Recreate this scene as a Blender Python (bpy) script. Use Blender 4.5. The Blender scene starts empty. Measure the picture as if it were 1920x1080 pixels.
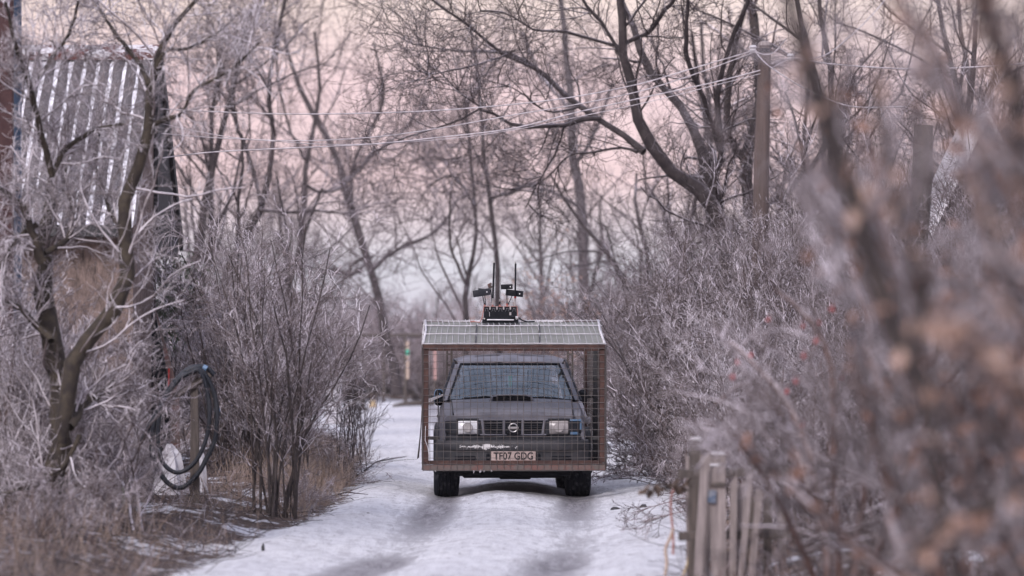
import bpy, bmesh, math, random
import numpy as np
from mathutils import Vector, Matrix, Euler

SC = bpy.context.scene
COL = SC.collection
R = math.radians
FPX = 6000.0          # focal length in photograph pixels (1920 wide)
HZ = 665.0            # row of the horizon
EYE = 1.63

# ------------------------------------------------------------------ camera
cam_d = bpy.data.cameras.new('camera')
cam = bpy.data.objects.new('camera', cam_d)
COL.objects.link(cam)
cam.location = (0, 0, EYE)
cam.rotation_euler = (R(90), 0, 0)
cam_d.sensor_width = 36
cam_d.lens = FPX / 1920 * 36
cam_d.shift_y = (HZ - 540) / 1920
cam_d.clip_start = 0.1
cam_d.clip_end = 5000
cam_d.dof.use_dof = True
cam_d.dof.focus_distance = 36.7
cam_d.dof.aperture_fstop = 1.65
SC.camera = cam

# ------------------------------------------------------------------ world: twilight sky
SUN_EL, SUN_AZ = 38.0, 205.0      # degrees; azimuth clockwise from +Y
world = bpy.data.worlds.new('World')
SC.world = world
world.use_nodes = True
wn = world.node_tree
wn.nodes.clear()
wout = wn.nodes.new('ShaderNodeOutputWorld')
sky = wn.nodes.new('ShaderNodeTexSky')
sky.sky_type = 'NISHITA'
sky.sun_disc = False
sky.sun_elevation = R(SUN_EL)
sky.sun_rotation = R(SUN_AZ)
bg1 = wn.nodes.new('ShaderNodeBackground')
bg1.inputs['Strength'].default_value = 0.05
wn.links.new(sky.outputs[0], bg1.inputs['Color'])
tc = wn.nodes.new('ShaderNodeTexCoord')
sep = wn.nodes.new('ShaderNodeSeparateXYZ')
wn.links.new(tc.outputs['Generated'], sep.inputs[0])
ramp = wn.nodes.new('ShaderNodeValToRGB')
wn.links.new(sep.outputs['Z'], ramp.inputs['Fac'])
cr = ramp.color_ramp
stops = [(0.0, (.17, .16, .285)), (0.028, (.155, .135, .25)), (0.040, (.195, .10, .19)), (0.055, (.26, .072, .12)),
         (0.085, (.32, .10, .105)), (0.115, (.36, .175, .085)), (0.20, (.46, .36, .40)), (0.6, (.49, .47, .57)), (1.0, (.50, .50, .62))]
cr.elements[0].position = stops[0][0]; cr.elements[0].color = (*stops[0][1], 1)
cr.elements[1].position = stops[-1][0]; cr.elements[1].color = (*stops[-1][1], 1)
for p_, c_ in stops[1:-1]:
    e = cr.elements.new(p_); e.color = (*c_, 1)
bg2 = wn.nodes.new('ShaderNodeBackground')
bg2.inputs['Strength'].default_value = 0.95
wn.links.new(ramp.outputs['Color'], bg2.inputs['Color'])
addw = wn.nodes.new('ShaderNodeAddShader')
wn.links.new(bg1.outputs[0], addw.inputs[0])
wn.links.new(bg2.outputs[0], addw.inputs[1])
wn.links.new(addw.outputs[0], wout.inputs['Surface'])

# ------------------------------------------------------------------ soft overcast sun
sun_d = bpy.data.lights.new('sun', 'SUN')
sun_d.energy = 1.5
sun_d.angle = R(12)
sun_d.color = (1.0, .93, .94)
sun = bpy.data.objects.new('sun', sun_d)
COL.objects.link(sun)
az, el = R(SUN_AZ), R(SUN_EL)
to_sun = Vector((math.sin(az) * math.cos(el), math.cos(az) * math.cos(el), math.sin(el)))
sun.rotation_euler = (-to_sun).to_track_quat('-Z', 'Y').to_euler()

vs = SC.view_settings
vs.view_transform = 'Standard'
vs.look = 'None'
vs.exposure = 0.84
vs.gamma = 1.0
SC.cycles.use_denoising = True
SC.cycles.max_bounces = 6
SC.cycles.transparent_max_bounces = 16
SC.cycles.volume_bounces = 0
SC.cycles.caustics_reflective = False
SC.cycles.caustics_refractive = False
SC.cycles.use_adaptive_sampling = True
SC.cycles.adaptive_threshold = 0.02


# ================================================================== helpers
def at(px, py, Y):
    """point at depth Y seen at pixel (px, py) of the photograph"""
    return ((px - 960) / FPX * Y, Y, EYE - (py - HZ) / FPX * Y)


def tag(o, label=None, cat=None, group=None, kind=None):
    if label: o['label'] = label
    if cat: o['category'] = cat
    if group: o['group'] = group
    if kind: o['kind'] = kind
    return o


def empty(name, loc, rz=0.0):
    o = bpy.data.objects.new(name, None)
    o.empty_display_size = .2
    COL.objects.link(o)
    o.location = loc
    o.rotation_euler = (0, 0, rz)
    return o


def copy_tree(o, parent=None):
    c = o.copy()
    COL.objects.link(c)
    if parent is not None:
        c.parent = parent
    for ch in list(o.children):
        copy_tree(ch, c)
    return c


class MB:
    def __init__(s):
        s.v = []; s.f = []

    def add(s, verts, faces):
        b = len(s.v)
        s.v.extend([tuple(p) for p in verts])
        s.f.extend([tuple(i + b for i in f) for f in faces])
        return s

    def box(s, c, size, rot=None, bev=0.0, seg=1):
        bm = bmesh.new()
        bmesh.ops.create_cube(bm, size=1)
        bmesh.ops.scale(bm, vec=size, verts=bm.verts)
        if bev > 0:
            bmesh.ops.bevel(bm, geom=bm.edges[:], offset=min(bev, min(size) * .45), segments=seg, affect='EDGES', profile=.5)
        M = Matrix.Translation(c)
        if rot is not None:
            M = M @ Euler(rot).to_matrix().to_4x4()
        bm.verts.index_update()
        vs_ = [M @ v.co for v in bm.verts]
        fs_ = [[v.index for v in f.verts] for f in bm.faces]
        bm.free()
        return s.add(vs_, fs_)

    def bar(s, a, b, w, h, bev=0.0):
        a = Vector(a); b = Vector(b)
        d = b - a
        q = d.to_track_quat('Y', 'Z').to_euler()
        return s.box((a + b) / 2, (w, d.length, h), q, bev)

    def tube(s, pts, rad, sides=6, cap=True):
        pts = [Vector(p) for p in pts]
        n = len(pts)
        if not hasattr(rad, '__len__'): rad = [rad] * n
        vs_, fs_ = [], []
        u = None
        for i, p in enumerate(pts):
            t = (pts[min(i + 1, n - 1)] - pts[max(i - 1, 0)])
            t.normalize()
            if u is None:
                ref = Vector((0, 0, 1)) if abs(t.z) < .8 else Vector((1, 0, 0))
                u = t.cross(ref).normalized()
            else:
                u = (u - t * u.dot(t)).normalized()
            w = t.cross(u)
            for k in range(sides):
                a = 2 * math.pi * k / sides
                vs_.append(p + (u * math.cos(a) + w * math.sin(a)) * rad[i])
        for i in range(n - 1):
            for k in range(sides):
                k2 = (k + 1) % sides
                fs_.append((i * sides + k, i * sides + k2, (i + 1) * sides + k2, (i + 1) * sides + k))
        if cap:
            fs_.append(tuple(range(sides))[::-1])
            fs_.append(tuple((n - 1) * sides + k for k in range(sides)))
        return s.add(vs_, fs_)

    def loft(s, secs, closed=False, caps=False):
        n = len(secs[0])
        vs_ = [p for sec in secs for p in sec]
        fs_ = []
        m = n if closed else n - 1
        for i in range(len(secs) - 1):
            for k in range(m):
                k2 = (k + 1) % n
                fs_.append((i * n + k, i * n + k2, (i + 1) * n + k2, (i + 1) * n + k))
        if caps:
            fs_.append(tuple(range(n))[::-1])
            fs_.append(tuple((len(secs) - 1) * n + k for k in range(n)))
        return s.add(vs_, fs_)

    def lathe_x(s, prof, c, seg=32):
        """profile of (x, r) spun round the X axis through c"""
        secs = []
        for k in range(seg + 1):
            a = 2 * math.pi * k / seg
            secs.append([(c[0] + x, c[1] + r * math.sin(a), c[2] + r * math.cos(a)) for x, r in prof])
        return s.loft(secs)

    def build(s, name, m, parent=None, smooth=False, recalc=True, sharp=None):
        me = bpy.data.meshes.new(name)
        me.from_pydata([tuple(p) for p in s.v], [], s.f)
        if recalc:
            bm = bmesh.new(); bm.from_mesh(me)
            bmesh.ops.remove_doubles(bm, verts=bm.verts, dist=1e-6)
            bmesh.ops.recalc_face_normals(bm, faces=bm.faces)
            bm.to_mesh(me); bm.free()
        me.materials.append(m)
        if smooth:
            me.polygons.foreach_set('use_smooth', [True] * len(me.polygons))
            if sharp: me.set_sharp_from_angle(angle=R(sharp))
        o = bpy.data.objects.new(name, me)
        COL.objects.link(o)
        if parent is not None: o.parent = parent
        return o


def np_mesh(name, V, F, m, parent=None, smooth=True):
    V = np.asarray(V, dtype=np.float32); F = np.asarray(F, dtype=np.int32)
    me = bpy.data.meshes.new(name)
    me.vertices.add(len(V)); me.vertices.foreach_set('co', V.ravel())
    k = F.shape[1]
    me.loops.add(F.size); me.loops.foreach_set('vertex_index', F.ravel())
    me.polygons.add(len(F))
    me.polygons.foreach_set('loop_start', np.arange(0, F.size, k, dtype=np.int32))
    me.polygons.foreach_set('loop_total', np.full(len(F), k, dtype=np.int32))
    me.update(calc_edges=True)
    if smooth: me.polygons.foreach_set('use_smooth', np.ones(len(F), dtype=bool))
    me.materials.append(m)
    o = bpy.data.objects.new(name, me)
    COL.objects.link(o)
    if parent is not None: o.parent = parent
    return o


# ------------------------------------------------------------------ vectorised branches
def nrm(a):
    return a / (np.linalg.norm(a, axis=-1, keepdims=True) + 1e-9)


def tubes(P, Rd, sides):
    """P (N,K,3) centre lines, Rd (N,K) radii -> verts, quads"""
    N, K, _ = P.shape
    T = np.empty_like(P)
    T[:, 1:-1] = P[:, 2:] - P[:, :-2]
    T[:, 0] = P[:, 1] - P[:, 0]; T[:, -1] = P[:, -1] - P[:, -2]
    T = nrm(T)
    mean = nrm(P[:, -1] - P[:, 0])
    ref = np.where(np.abs(mean[:, 2:3]) < .75, np.array([[0, 0, 1.]]), np.array([[1., 0, 0]]))
    U = nrm(np.cross(T, ref[:, None, :]))
    W = np.cross(T, U)
    a = np.arange(sides) * 2 * np.pi / sides + np.pi / 2
    V = P[:, :, None, :] + Rd[:, :, None, None] * (np.cos(a)[None, None, :, None] * U[:, :, None, :] + np.sin(a)[None, None, :, None] * W[:, :, None, :])
    idx = np.arange(N * K * sides).reshape(N, K, sides)
    A = idx[:, :-1, :]; B = np.roll(idx, -1, axis=2)[:, :-1, :]
    C = np.roll(idx, -1, axis=2)[:, 1:, :]; D = idx[:, 1:, :]
    F = np.stack([A, B, C, D], -1).reshape(-1, 4)
    return V.reshape(-1, 3), F


def join(parts):
    Vs, Fs, b = [], [], 0
    for V, F in parts:
        Vs.append(V); Fs.append(F + b); b += len(V)
    return np.concatenate(Vs), np.concatenate(Fs)


def kids(rng, P, Rd, L, n, tmin, tmax, ang, lr, rr, rmin, side_bias=None):
    """children of branches P: starts, directions, lengths, radii"""
    N, K, _ = P.shape
    t = rng.uniform(tmin, tmax, (N, n))
    f = t * (K - 1)
    i = np.minimum(f.astype(int), K - 2); fr = (f - i)[..., None]
    rows = np.arange(N)[:, None]
    S = P[rows, i] * (1 - fr) + P[rows, i + 1] * fr
    dl = nrm(P[rows, i + 1] - P[rows, i])
    rad = Rd[rows, i] * (1 - fr[..., 0]) + Rd[rows, i + 1] * fr[..., 0]
    q = rng.normal(size=(N, n, 3))
    q = nrm(q - dl * (q * dl).sum(-1, keepdims=True))
    a = np.radians(rng.uniform(ang[0], ang[1], (N, n)))[..., None]
    D = np.cos(a) * dl + np.sin(a) * q
    Lc = L[:, None] * lr * rng.uniform(.55, 1.25, (N, n)) * (1.15 - .6 * t)
    Rc = np.maximum(rad * rr * rng.uniform(.8, 1.1, (N, n)), rmin)
    return S.reshape(-1, 3), D.reshape(-1, 3), Lc.ravel(), Rc.ravel()


def walk(rng, S, D, L, R0, nseg, wig, up, tip):
    N = len(S)
    P = np.empty((N, nseg + 1, 3)); P[:, 0] = S
    d = nrm(D)
    for k in range(nseg):
        d = nrm(d + rng.normal(size=(N, 3)) * wig + np.array([0, 0, up]))
        P[:, k + 1] = P[:, k] + d * (L / nseg)[:, None]
    Rd = R0[:, None] * np.linspace(1, tip, nseg + 1)[None, :]
    return P, Rd


def grow(rng, P, Rd, L, levels, sides0=6):
    """levels: dicts(n,tmin,tmax,ang,lr,rr,rmin,nseg,wig,up,tip,sides). returns [(P,Rd,sides)] per level"""
    out = [(P, Rd, sides0)]
    for lv in levels:
        S, D, Lc, Rc = kids(rng, P, Rd, L, lv['n'], lv.get('tmin', .15), lv.get('tmax', 1.0), lv['ang'], lv['lr'], lv['rr'], lv['rmin'])
        Lc = np.maximum(Lc, lv.get('lmin', .02) * rng.uniform(.6, 1.3, len(Lc)))
        Rc = np.minimum(Rc, lv.get('rmax', 9))
        P, Rd = walk(rng, S, D, Lc, Rc, lv['nseg'], lv['wig'], lv['up'], lv.get('tip', .45))
        L = Lc
        out.append((P, Rd, lv.get('sides', 3)))
    return out


def lv(n, ang, lr, rr, rmin, nseg, wig, up, **k):
    return dict(n=n, ang=ang, lr=lr, rr=rr, rmin=rmin, nseg=nseg, wig=wig, up=up, **k)


def leaves(rng, pts, size, droop=.6):
    """bent two-quad leaves at given points"""
    N = len(pts)
    d = nrm(rng.normal(size=(N, 3)) + np.array([0, 0, -droop * 1.5]))
    q = rng.normal(size=(N, 3)); u = nrm(q - d * (q * d).sum(-1, keepdims=True))
    w = np.cross(d, u)
    s = (size * rng.uniform(.6, 1.3, N))[:, None]
    a = pts; b = pts + d * s * .5 + u * s * .32 + w * s * .1; c = pts + d * s * 1.05
    e = pts + d * s * .5 - u * s * .32 + w * s * .1; m = pts + d * s * .5 - w * s * .05
    V = np.stack([a, b, c, e, m], 1).reshape(-1, 3)
    i = np.arange(N)[:, None] * 5
    F = np.concatenate([i + np.array([[0, 1, 2, 4]]), i + np.array([[0, 4, 2, 3]])])
    return V, F


# ================================================================== materials
def new_mat(name):
    m = bpy.data.materials.new(name); m.use_nodes = True
    nt = m.node_tree
    b = nt.nodes['Principled BSDF']
    return m, nt, b


def noise(nt, scale, detail=4, rough=.6, coord='Object', vec=(1, 1, 1)):
    t = nt.nodes.new('ShaderNodeTexCoord')
    mp = nt.nodes.new('ShaderNodeMapping'); mp.inputs['Scale'].default_value = vec
    n = nt.nodes.new('ShaderNodeTexNoise')
    n.inputs['Scale'].default_value = scale; n.inputs['Detail'].default_value = detail; n.inputs['Roughness'].default_value = rough
    nt.links.new(t.outputs[coord], mp.inputs[0]); nt.links.new(mp.outputs[0], n.inputs['Vector'])
    return n.outputs['Fac']


def rampn(nt, fac, p0, p1, c0=(0, 0, 0), c1=(1, 1, 1)):
    r = nt.nodes.new('ShaderNodeValToRGB')
    r.color_ramp.elements[0].position = p0; r.color_ramp.elements[1].position = p1
    r.color_ramp.elements[0].color = (*c0, 1); r.color_ramp.elements[1].color = (*c1, 1)
    nt.links.new(fac, r.inputs['Fac'])
    return r.outputs['Color']


def mixc(nt, fac, a, b):
    x = nt.nodes.new('ShaderNodeMix'); x.data_type = 'RGBA'
    def put(sock, v):
        if isinstance(v, tuple): sock.default_value = (*v, 1)
        elif isinstance(v, (int, float)): sock.default_value = v
        else: nt.links.new(v, sock)
    put(x.inputs[0], fac); put(x.inputs[6], a); put(x.inputs[7], b)
    return x.outputs[2]


def math_(nt, op, a, b=None, clamp=False):
    x = nt.nodes.new('ShaderNodeMath'); x.operation = op; x.use_clamp = clamp
    for s_, v in zip(x.inputs, (a, b)):
        if v is None: continue
        if isinstance(v, (int, float)): s_.default_value = v
        else: nt.links.new(v, s_)
    return x.outputs[0]


def bump(nt, b, h, strength, dist=.02):
    n = nt.nodes.new('ShaderNodeBump'); n.inputs['Strength'].default_value = strength; n.inputs['Distance'].default_value = dist
    nt.links.new(h, n.inputs['Height']); nt.links.new(n.outputs[0], b.inputs['Normal'])


def simple(name, c, rough=.6, c2=None, sc=12, lo=.4, hi=.62, metal=0.0, bmp=0.0, vec=(1, 1, 1), spec=.5, bsc=None):
    m, nt, b = new_mat(name)
    b.inputs['Roughness'].default_value = rough; b.inputs['Metallic'].default_value = metal
    b.inputs['Specular IOR Level'].default_value = spec
    if c2 is None: c2 = tuple(x * .7 for x in c)
    f = noise(nt, sc, 5, .65, vec=vec)
    nt.links.new(mixc(nt, rampn(nt, f, lo, hi), c, c2), b.inputs['Base Color'])
    if bmp: bump(nt, b, noise(nt, bsc or sc * 2.5, 4, vec=vec), bmp, .01)
    return m


def frosty(name, bark, bark2, frost, lo, hi, sc=9, rough=.85):
    """bark with rime lying on its upper sides"""
    m, nt, b = new_mat(name)
    b.inputs['Roughness'].default_value = rough
    b.inputs['Specular IOR Level'].default_value = .25
    g = nt.nodes.new('ShaderNodeNewGeometry')
    s = nt.nodes.new('ShaderNodeSeparateXYZ'); nt.links.new(g.outputs['Normal'], s.inputs[0])
    n = noise(nt, sc, 4, .7)
    f = math_(nt, 'ADD', s.outputs['Z'], math_(nt, 'MULTIPLY', math_(nt, 'SUBTRACT', n, .5), 1.6))
    mr = nt.nodes.new('ShaderNodeMapRange'); mr.inputs[1].default_value = lo; mr.inputs[2].default_value = hi
    nt.links.new(f, mr.inputs[0])
    n2 = noise(nt, 1.1, 3, .6)
    f = math_(nt, 'ADD', f, math_(nt, 'MULTIPLY', math_(nt, 'SUBTRACT', n2, .5), 2.0))
    nt.links.new(f, mr.inputs[0])
    bk = mixc(nt, rampn(nt, noise(nt, sc * 2.2, 4), .38, .64), bark, bark2)
    nt.links.new(mixc(nt, mr.outputs[0], bk, frost), b.inputs['Base Color'])
    return m


M = {}
M['bark_near'] = frosty('mossy_bark', (.030, .024, .022), (.062, .050, .037), (.34, .33, .36), .9, 1.7, 5)
M['bark_dark'] = frosty('dark_bark', (.035, .029, .030), (.065, .052, .048), (.34, .32, .35), .55, 1.4, 6)
M['bark_far'] = frosty('grey_bark', (.042, .034, .036), (.075, .062, .062), (.36, .33, .37), .45, 1.4, 3)
M['bark_pale'] = frosty('pale_grey_bark', (.10, .088, .094), (.15, .13, .135), (.40, .38, .42), .3, 1.4, 3)
M['twig'] = frosty('rimed_twig', (.062, .047, .045), (.12, .088, .082), (.68, .615, .655), -.05, .85, 7)
M['twig_white'] = frosty('heavily_rimed_twig', (.095, .075, .075), (.18, .145, .14), (.74, .685, .725), -.35, .65, 6)
M['twig_far'] = frosty('far_twig', (.062, .047, .049), (.12, .092, .092), (.42, .37, .40), .0, 1.2, 3)
M['twig_pale'] = frosty('pale_far_twig', (.17, .13, .132), (.28, .22, .22), (.58, .53, .56), -.3, 1.0, 3)
M['twig_dark'] = frosty('dark_twig', (.038, .030, .032), (.075, .058, .058), (.50, .46, .49), .3, 1.4, 8)
M['twig_red'] = frosty('reddish_twig', (.09, .055, .048), (.16, .10, .085), (.52, .47, .49), .0, 1.0, 8)
M['grass'] = simple('dry_grass', (.19, .13, .10), .8, (.33, .255, .21), 3)
M['leaf_tan'] = simple('tan_leaf', (.36, .22, .17), .7, (.50, .35, .285), 6)
M['leaf_rust'] = simple('rust_leaf', (.24, .115, .075), .7, (.36, .20, .14), 6)
M['leaf_dark'] = simple('dark_dry_leaf', (.06, .04, .03), .8, (.12, .08, .06), 6)
M['leaf_green'] = simple('evergreen_leaf', (.055, .085, .032), .5, (.22, .24, .19), 4, .45, .6)
M['berry'] = simple('red_berry', (.42, .035, .03), .4, (.3, .02, .02), 9)
M['rust'] = simple('rusty_iron', (.040, .019, .016), .85, (.085, .040, .030), 14, .42, .68, bmp=.25)
M['rust_grey'] = simple('grey_rusty_iron', (.10, .08, .072), .7, (.13, .06, .05), 7, .45, .6, bmp=.2)
M['wire'] = simple('galvanised_wire', (.13, .115, .11), .5, (.075, .052, .043), 9, .5, .7, metal=.3)
M['wire_frost'] = simple('frosted_wire', (.52, .50, .52), .7, (.36, .35, .36), 9)
M['sheet'] = simple('weathered_plastic_sheet', (.36, .36, .335), .55, (.24, .24, .215), 7, .35, .65, bmp=.1, vec=(1, 3, 1))
def translucent_sheet(m):
    nt = m.node_tree; b = nt.nodes['Principled BSDF']; out = nt.nodes['Material Output']
    tl = nt.nodes.new('ShaderNodeBsdfTranslucent'); tl.inputs[0].default_value = (.60, .60, .57, 1)
    mx = nt.nodes.new('ShaderNodeMixShader'); mx.inputs[0].default_value = .5
    nt.links.new(b.outputs[0], mx.inputs[1]); nt.links.new(tl.outputs[0], mx.inputs[2]); nt.links.new(mx.outputs[0], out.inputs['Surface'])
translucent_sheet(M['sheet'])
M['board'] = simple('white_board', (.62, .59, .61), .7, (.5, .48, .5), 5)
M['black'] = simple('black_plastic', (.006, .007, .010), .5, (.011, .012, .016), 10, spec=.12)
M['trim'] = simple('dark_trim', (.014, .016, .021), .5, (.026, .027, .034), 14, spec=.25)
M['chrome'] = simple('dull_chrome', (.50, .48, .48), .35, (.34, .33, .33), 20, metal=.8)
M['white'] = simple('white_paint', (.66, .64, .66), .6, (.5, .48, .5), 8)
M['red'] = simple('red_plastic', (.38, .03, .025), .5, (.3, .02, .02), 9)
M['salmon'] = simple('salmon_cable', (.34, .16, .135), .6, (.28, .11, .09), 9)
M['blue'] = simple('blue_tape', (.07, .14, .24), .6, (.14, .22, .33), 14)
M['green'] = simple('green_pennant', (.03, .32, .2), .6, (.08, .42, .3), 9)
M['wood_grey'] = simple('weathered_wood', (.29, .245, .235), .85, (.13, .108, .102), 4, .35, .65, bmp=.4, vec=(9, 9, .6), bsc=9)
M['wood_dark'] = simple('dark_wood', (.055, .045, .04), .85, (.10, .08, .07), 5, bmp=.4, vec=(8, 8, .7))
M['pole'] = simple('pole_wood', (.115, .083, .075), .85, (.07, .052, .047), 3, .35, .65, bmp=.3, vec=(9, 9, .35), bsc=6)
M['hose'] = simple('black_hose', (.012, .014, .020), .5, (.03, .032, .038), 6, spec=.25)
M['tar'] = simple('black_tarred_board', (.022, .021, .023), .75, (.045, .043, .045), 4, bmp=.4, vec=(6, 6, .6))
M['redpost'] = simple('red_painted_post', (.032, .009, .010), .8, (.055, .022, .022), 6)
M['bluepost'] = simple('blue_painted_post', (.045, .075, .13), .6, (.16, .17, .2), 9, .5, .6)
M['conc'] = simple('frosted_concrete', (.52, .51, .54), .9, (.38, .36, .38), 4)
M['cable_frost'] = simple('rime_coated_cable', (.60, .55, .57), .8, (.34, .31, .32), 9)
M['porcelain'] = simple('porcelain', (.6, .58, .6), .4, (.5, .48, .5), 9)
M['seat'] = simple('seat_cloth', (.035, .036, .042), .9, (.05, .05, .055), 20)
M['pink'] = simple('pink_painted_post', (.45, .28, .25), .7, (.36, .2, .18), 5)
M['yellow'] = simple('yellow_hose', (.42, .32, .19), .7, (.35, .25, .15), 8)
M['pale_stick'] = simple('peeled_branch', (.46, .36, .29), .8, (.34, .25, .2), 8)


def car_paint():
    m, nt, b = new_mat('dusty_grey_paint')
    b.inputs['Specular IOR Level'].default_value = .5
    f = noise(nt, 3.2, 6, .7)
    dust = rampn(nt, f, .35, .7)
    fine = rampn(nt, noise(nt, 60, 3, .7), .42, .7)
    c = mixc(nt, dust, (.080, .082, .104), (.180, .177, .208))
    c = mixc(nt, math_(nt, 'MULTIPLY', fine, .35), c, (.15, .135, .13))
    nt.links.new(c, b.inputs['Base Color'])
    nt.links.new(rampn(nt, f, .3, .7, (.38,) * 3, (.6,) * 3), b.inputs['Roughness'])
    return m


def bumper_mat():
    m, nt, b = new_mat('scraped_bumper_plastic')
    b.inputs['Roughness'].default_value = .55
    t = nt.nodes.new('ShaderNodeTexCoord')
    s = nt.nodes.new('ShaderNodeSeparateXYZ'); nt.links.new(t.outputs['Object'], s.inputs[0])
    n = noise(nt, 14, 6, .8, vec=(1, 1, 1.6))
    # peeled band across the upper edge, thicker to the left
    zc = math_(nt, 'ABSOLUTE', math_(nt, 'SUBTRACT', s.outputs['Z'], .615))
    zb = math_(nt, 'SUBTRACT', 1.0, math_(nt, 'MULTIPLY', zc, 13.0), True)
    xl = math_(nt, 'SUBTRACT', 1.0, math_(nt, 'ABSOLUTE', math_(nt, 'MULTIPLY', math_(nt, 'ADD', s.outputs['X'], .32), 1.5)), True)
    k = math_(nt, 'ADD', n, math_(nt, 'ADD', math_(nt, 'MULTIPLY', math_(nt, 'SUBTRACT', zb, 1.0), .42), math_(nt, 'MULTIPLY', math_(nt, 'SUBTRACT', xl, 1.0), .30)))
    peel = rampn(nt, k, .365, .39)
    base = mixc(nt, rampn(nt, noise(nt, 5, 5), .35, .65), (.018, .020, .025), (.048, .045, .050))
    nt.links.new(mixc(nt, peel, base, (.62, .6, .6)), b.inputs['Base Color'])
    return m


def glass(name, tint, refl, rough=.03):
    m, nt, b = new_mat(name)
    nt.nodes.remove(b)
    out = nt.nodes['Material Output']
    tr = nt.nodes.new('ShaderNodeBsdfTransparent'); tr.inputs[0].default_value = (*tint, 1)
    gl = nt.nodes.new('ShaderNodeBsdfGlossy'); gl.inputs['Roughness'].default_value = rough; gl.inputs[0].default_value = (.80, .92, 1.0, 1)
    fr = nt.nodes.new('ShaderNodeFresnel'); fr.inputs[0].default_value = 1.5
    f = math_(nt, 'ADD', fr.outputs[0], math_(nt, 'MULTIPLY', noise(nt, 5, 4), refl), True)
    mx = nt.nodes.new('ShaderNodeMixShader')
    nt.links.new(f, mx.inputs[0]); nt.links.new(tr.outputs[0], mx.inputs[1]); nt.links.new(gl.outputs[0], mx.inputs[2])
    nt.links.new(mx.outputs[0], out.inputs['Surface'])
    return m


def tyre_mat():
    return simple('tyre_rubber', (.015, .017, .023), .8, (.075, .075, .085), 11, .52, .70, bmp=.15, spec=.1)


M['paint'] = car_paint(); M['bumper'] = bumper_mat(); M['tyre'] = tyre_mat()
M['glass'] = glass('windscreen_glass', (.52, .58, .62), .15)
M['lens_clear'] = simple('clear_headlamp', (.74, .73, .75), .12, (.56, .56, .58), 16)
M['lens_dull'] = simple('dull_headlamp', (.36, .33, .33), .3, (.27, .25, .25), 12)
M['plate'] = simple('dirty_licence_plate', (.46, .36, .33), .6, (.30, .23, .21), 9, .4, .65)


def corrugated():
    m, nt, b = new_mat('asbestos_cement_with_snow')
    b.inputs['Roughness'].default_value = .9
    base = mixc(nt, rampn(nt, noise(nt, 2.5, 6, .7), .35, .65), (.13, .117, .122), (.06, .052, .056))
    t = nt.nodes.new('ShaderNodeTexCoord')
    s = nt.nodes.new('ShaderNodeSeparateXYZ'); nt.links.new(t.outputs['Object'], s.inputs[0])
    # snow lies in the valleys of the corrugation: x = k * pitch
    ph = math_(nt, 'COSINE', math_(nt, 'MULTIPLY', s.outputs['X'], 2 * math.pi / PITCH))
    n = noise(nt, 1.6, 5, .7, vec=(2, 1, 1))
    n2 = noise(nt, .55, 2, .5)
    f = math_(nt, 'ADD', ph, math_(nt, 'ADD', math_(nt, 'MULTIPLY', math_(nt, 'SUBTRACT', n, .5), 2.2), math_(nt, 'MULTIPLY', math_(nt, 'SUBTRACT', n2, .5), 2.0)))
    nt.links.new(mixc(nt, rampn(nt, math_(nt, 'MULTIPLY', math_(nt, 'ADD', f, 1.6),   .3), .685, .72), base, (.66, .65, .69)), b.inputs['Base Color'])
    return m


PITCH = .168
M['roof'] = corrugated()


def stucco():
    m, nt, b = new_mat('rough_brown_stucco')
    b.inputs['Roughness'].default_value = .95
    a = noise(nt, 14, 6, .8, vec=(1, 1, .45))
    nt.links.new(mixc(nt, rampn(nt, a, .36, .66), (.075, .055, .048), (.27, .20, .175)), b.inputs['Base Color'])
    bump(nt, b, a, .9, .03)
    return m


M['stucco'] = stucco()


def ridge_mat():
    m, nt, b = new_mat('peeling_red_and_white_metal')
    b.inputs['Roughness'].default_value = .6
    n = noise(nt, 3.5, 6, .75, vec=(1, 1, 2))
    nt.links.new(mixc(nt, rampn(nt, n, .47, .50), (.55, .53, .55), (.10, .035, .03)), b.inputs['Base Color'])
    return m


M['ridge'] = ridge_mat()


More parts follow.
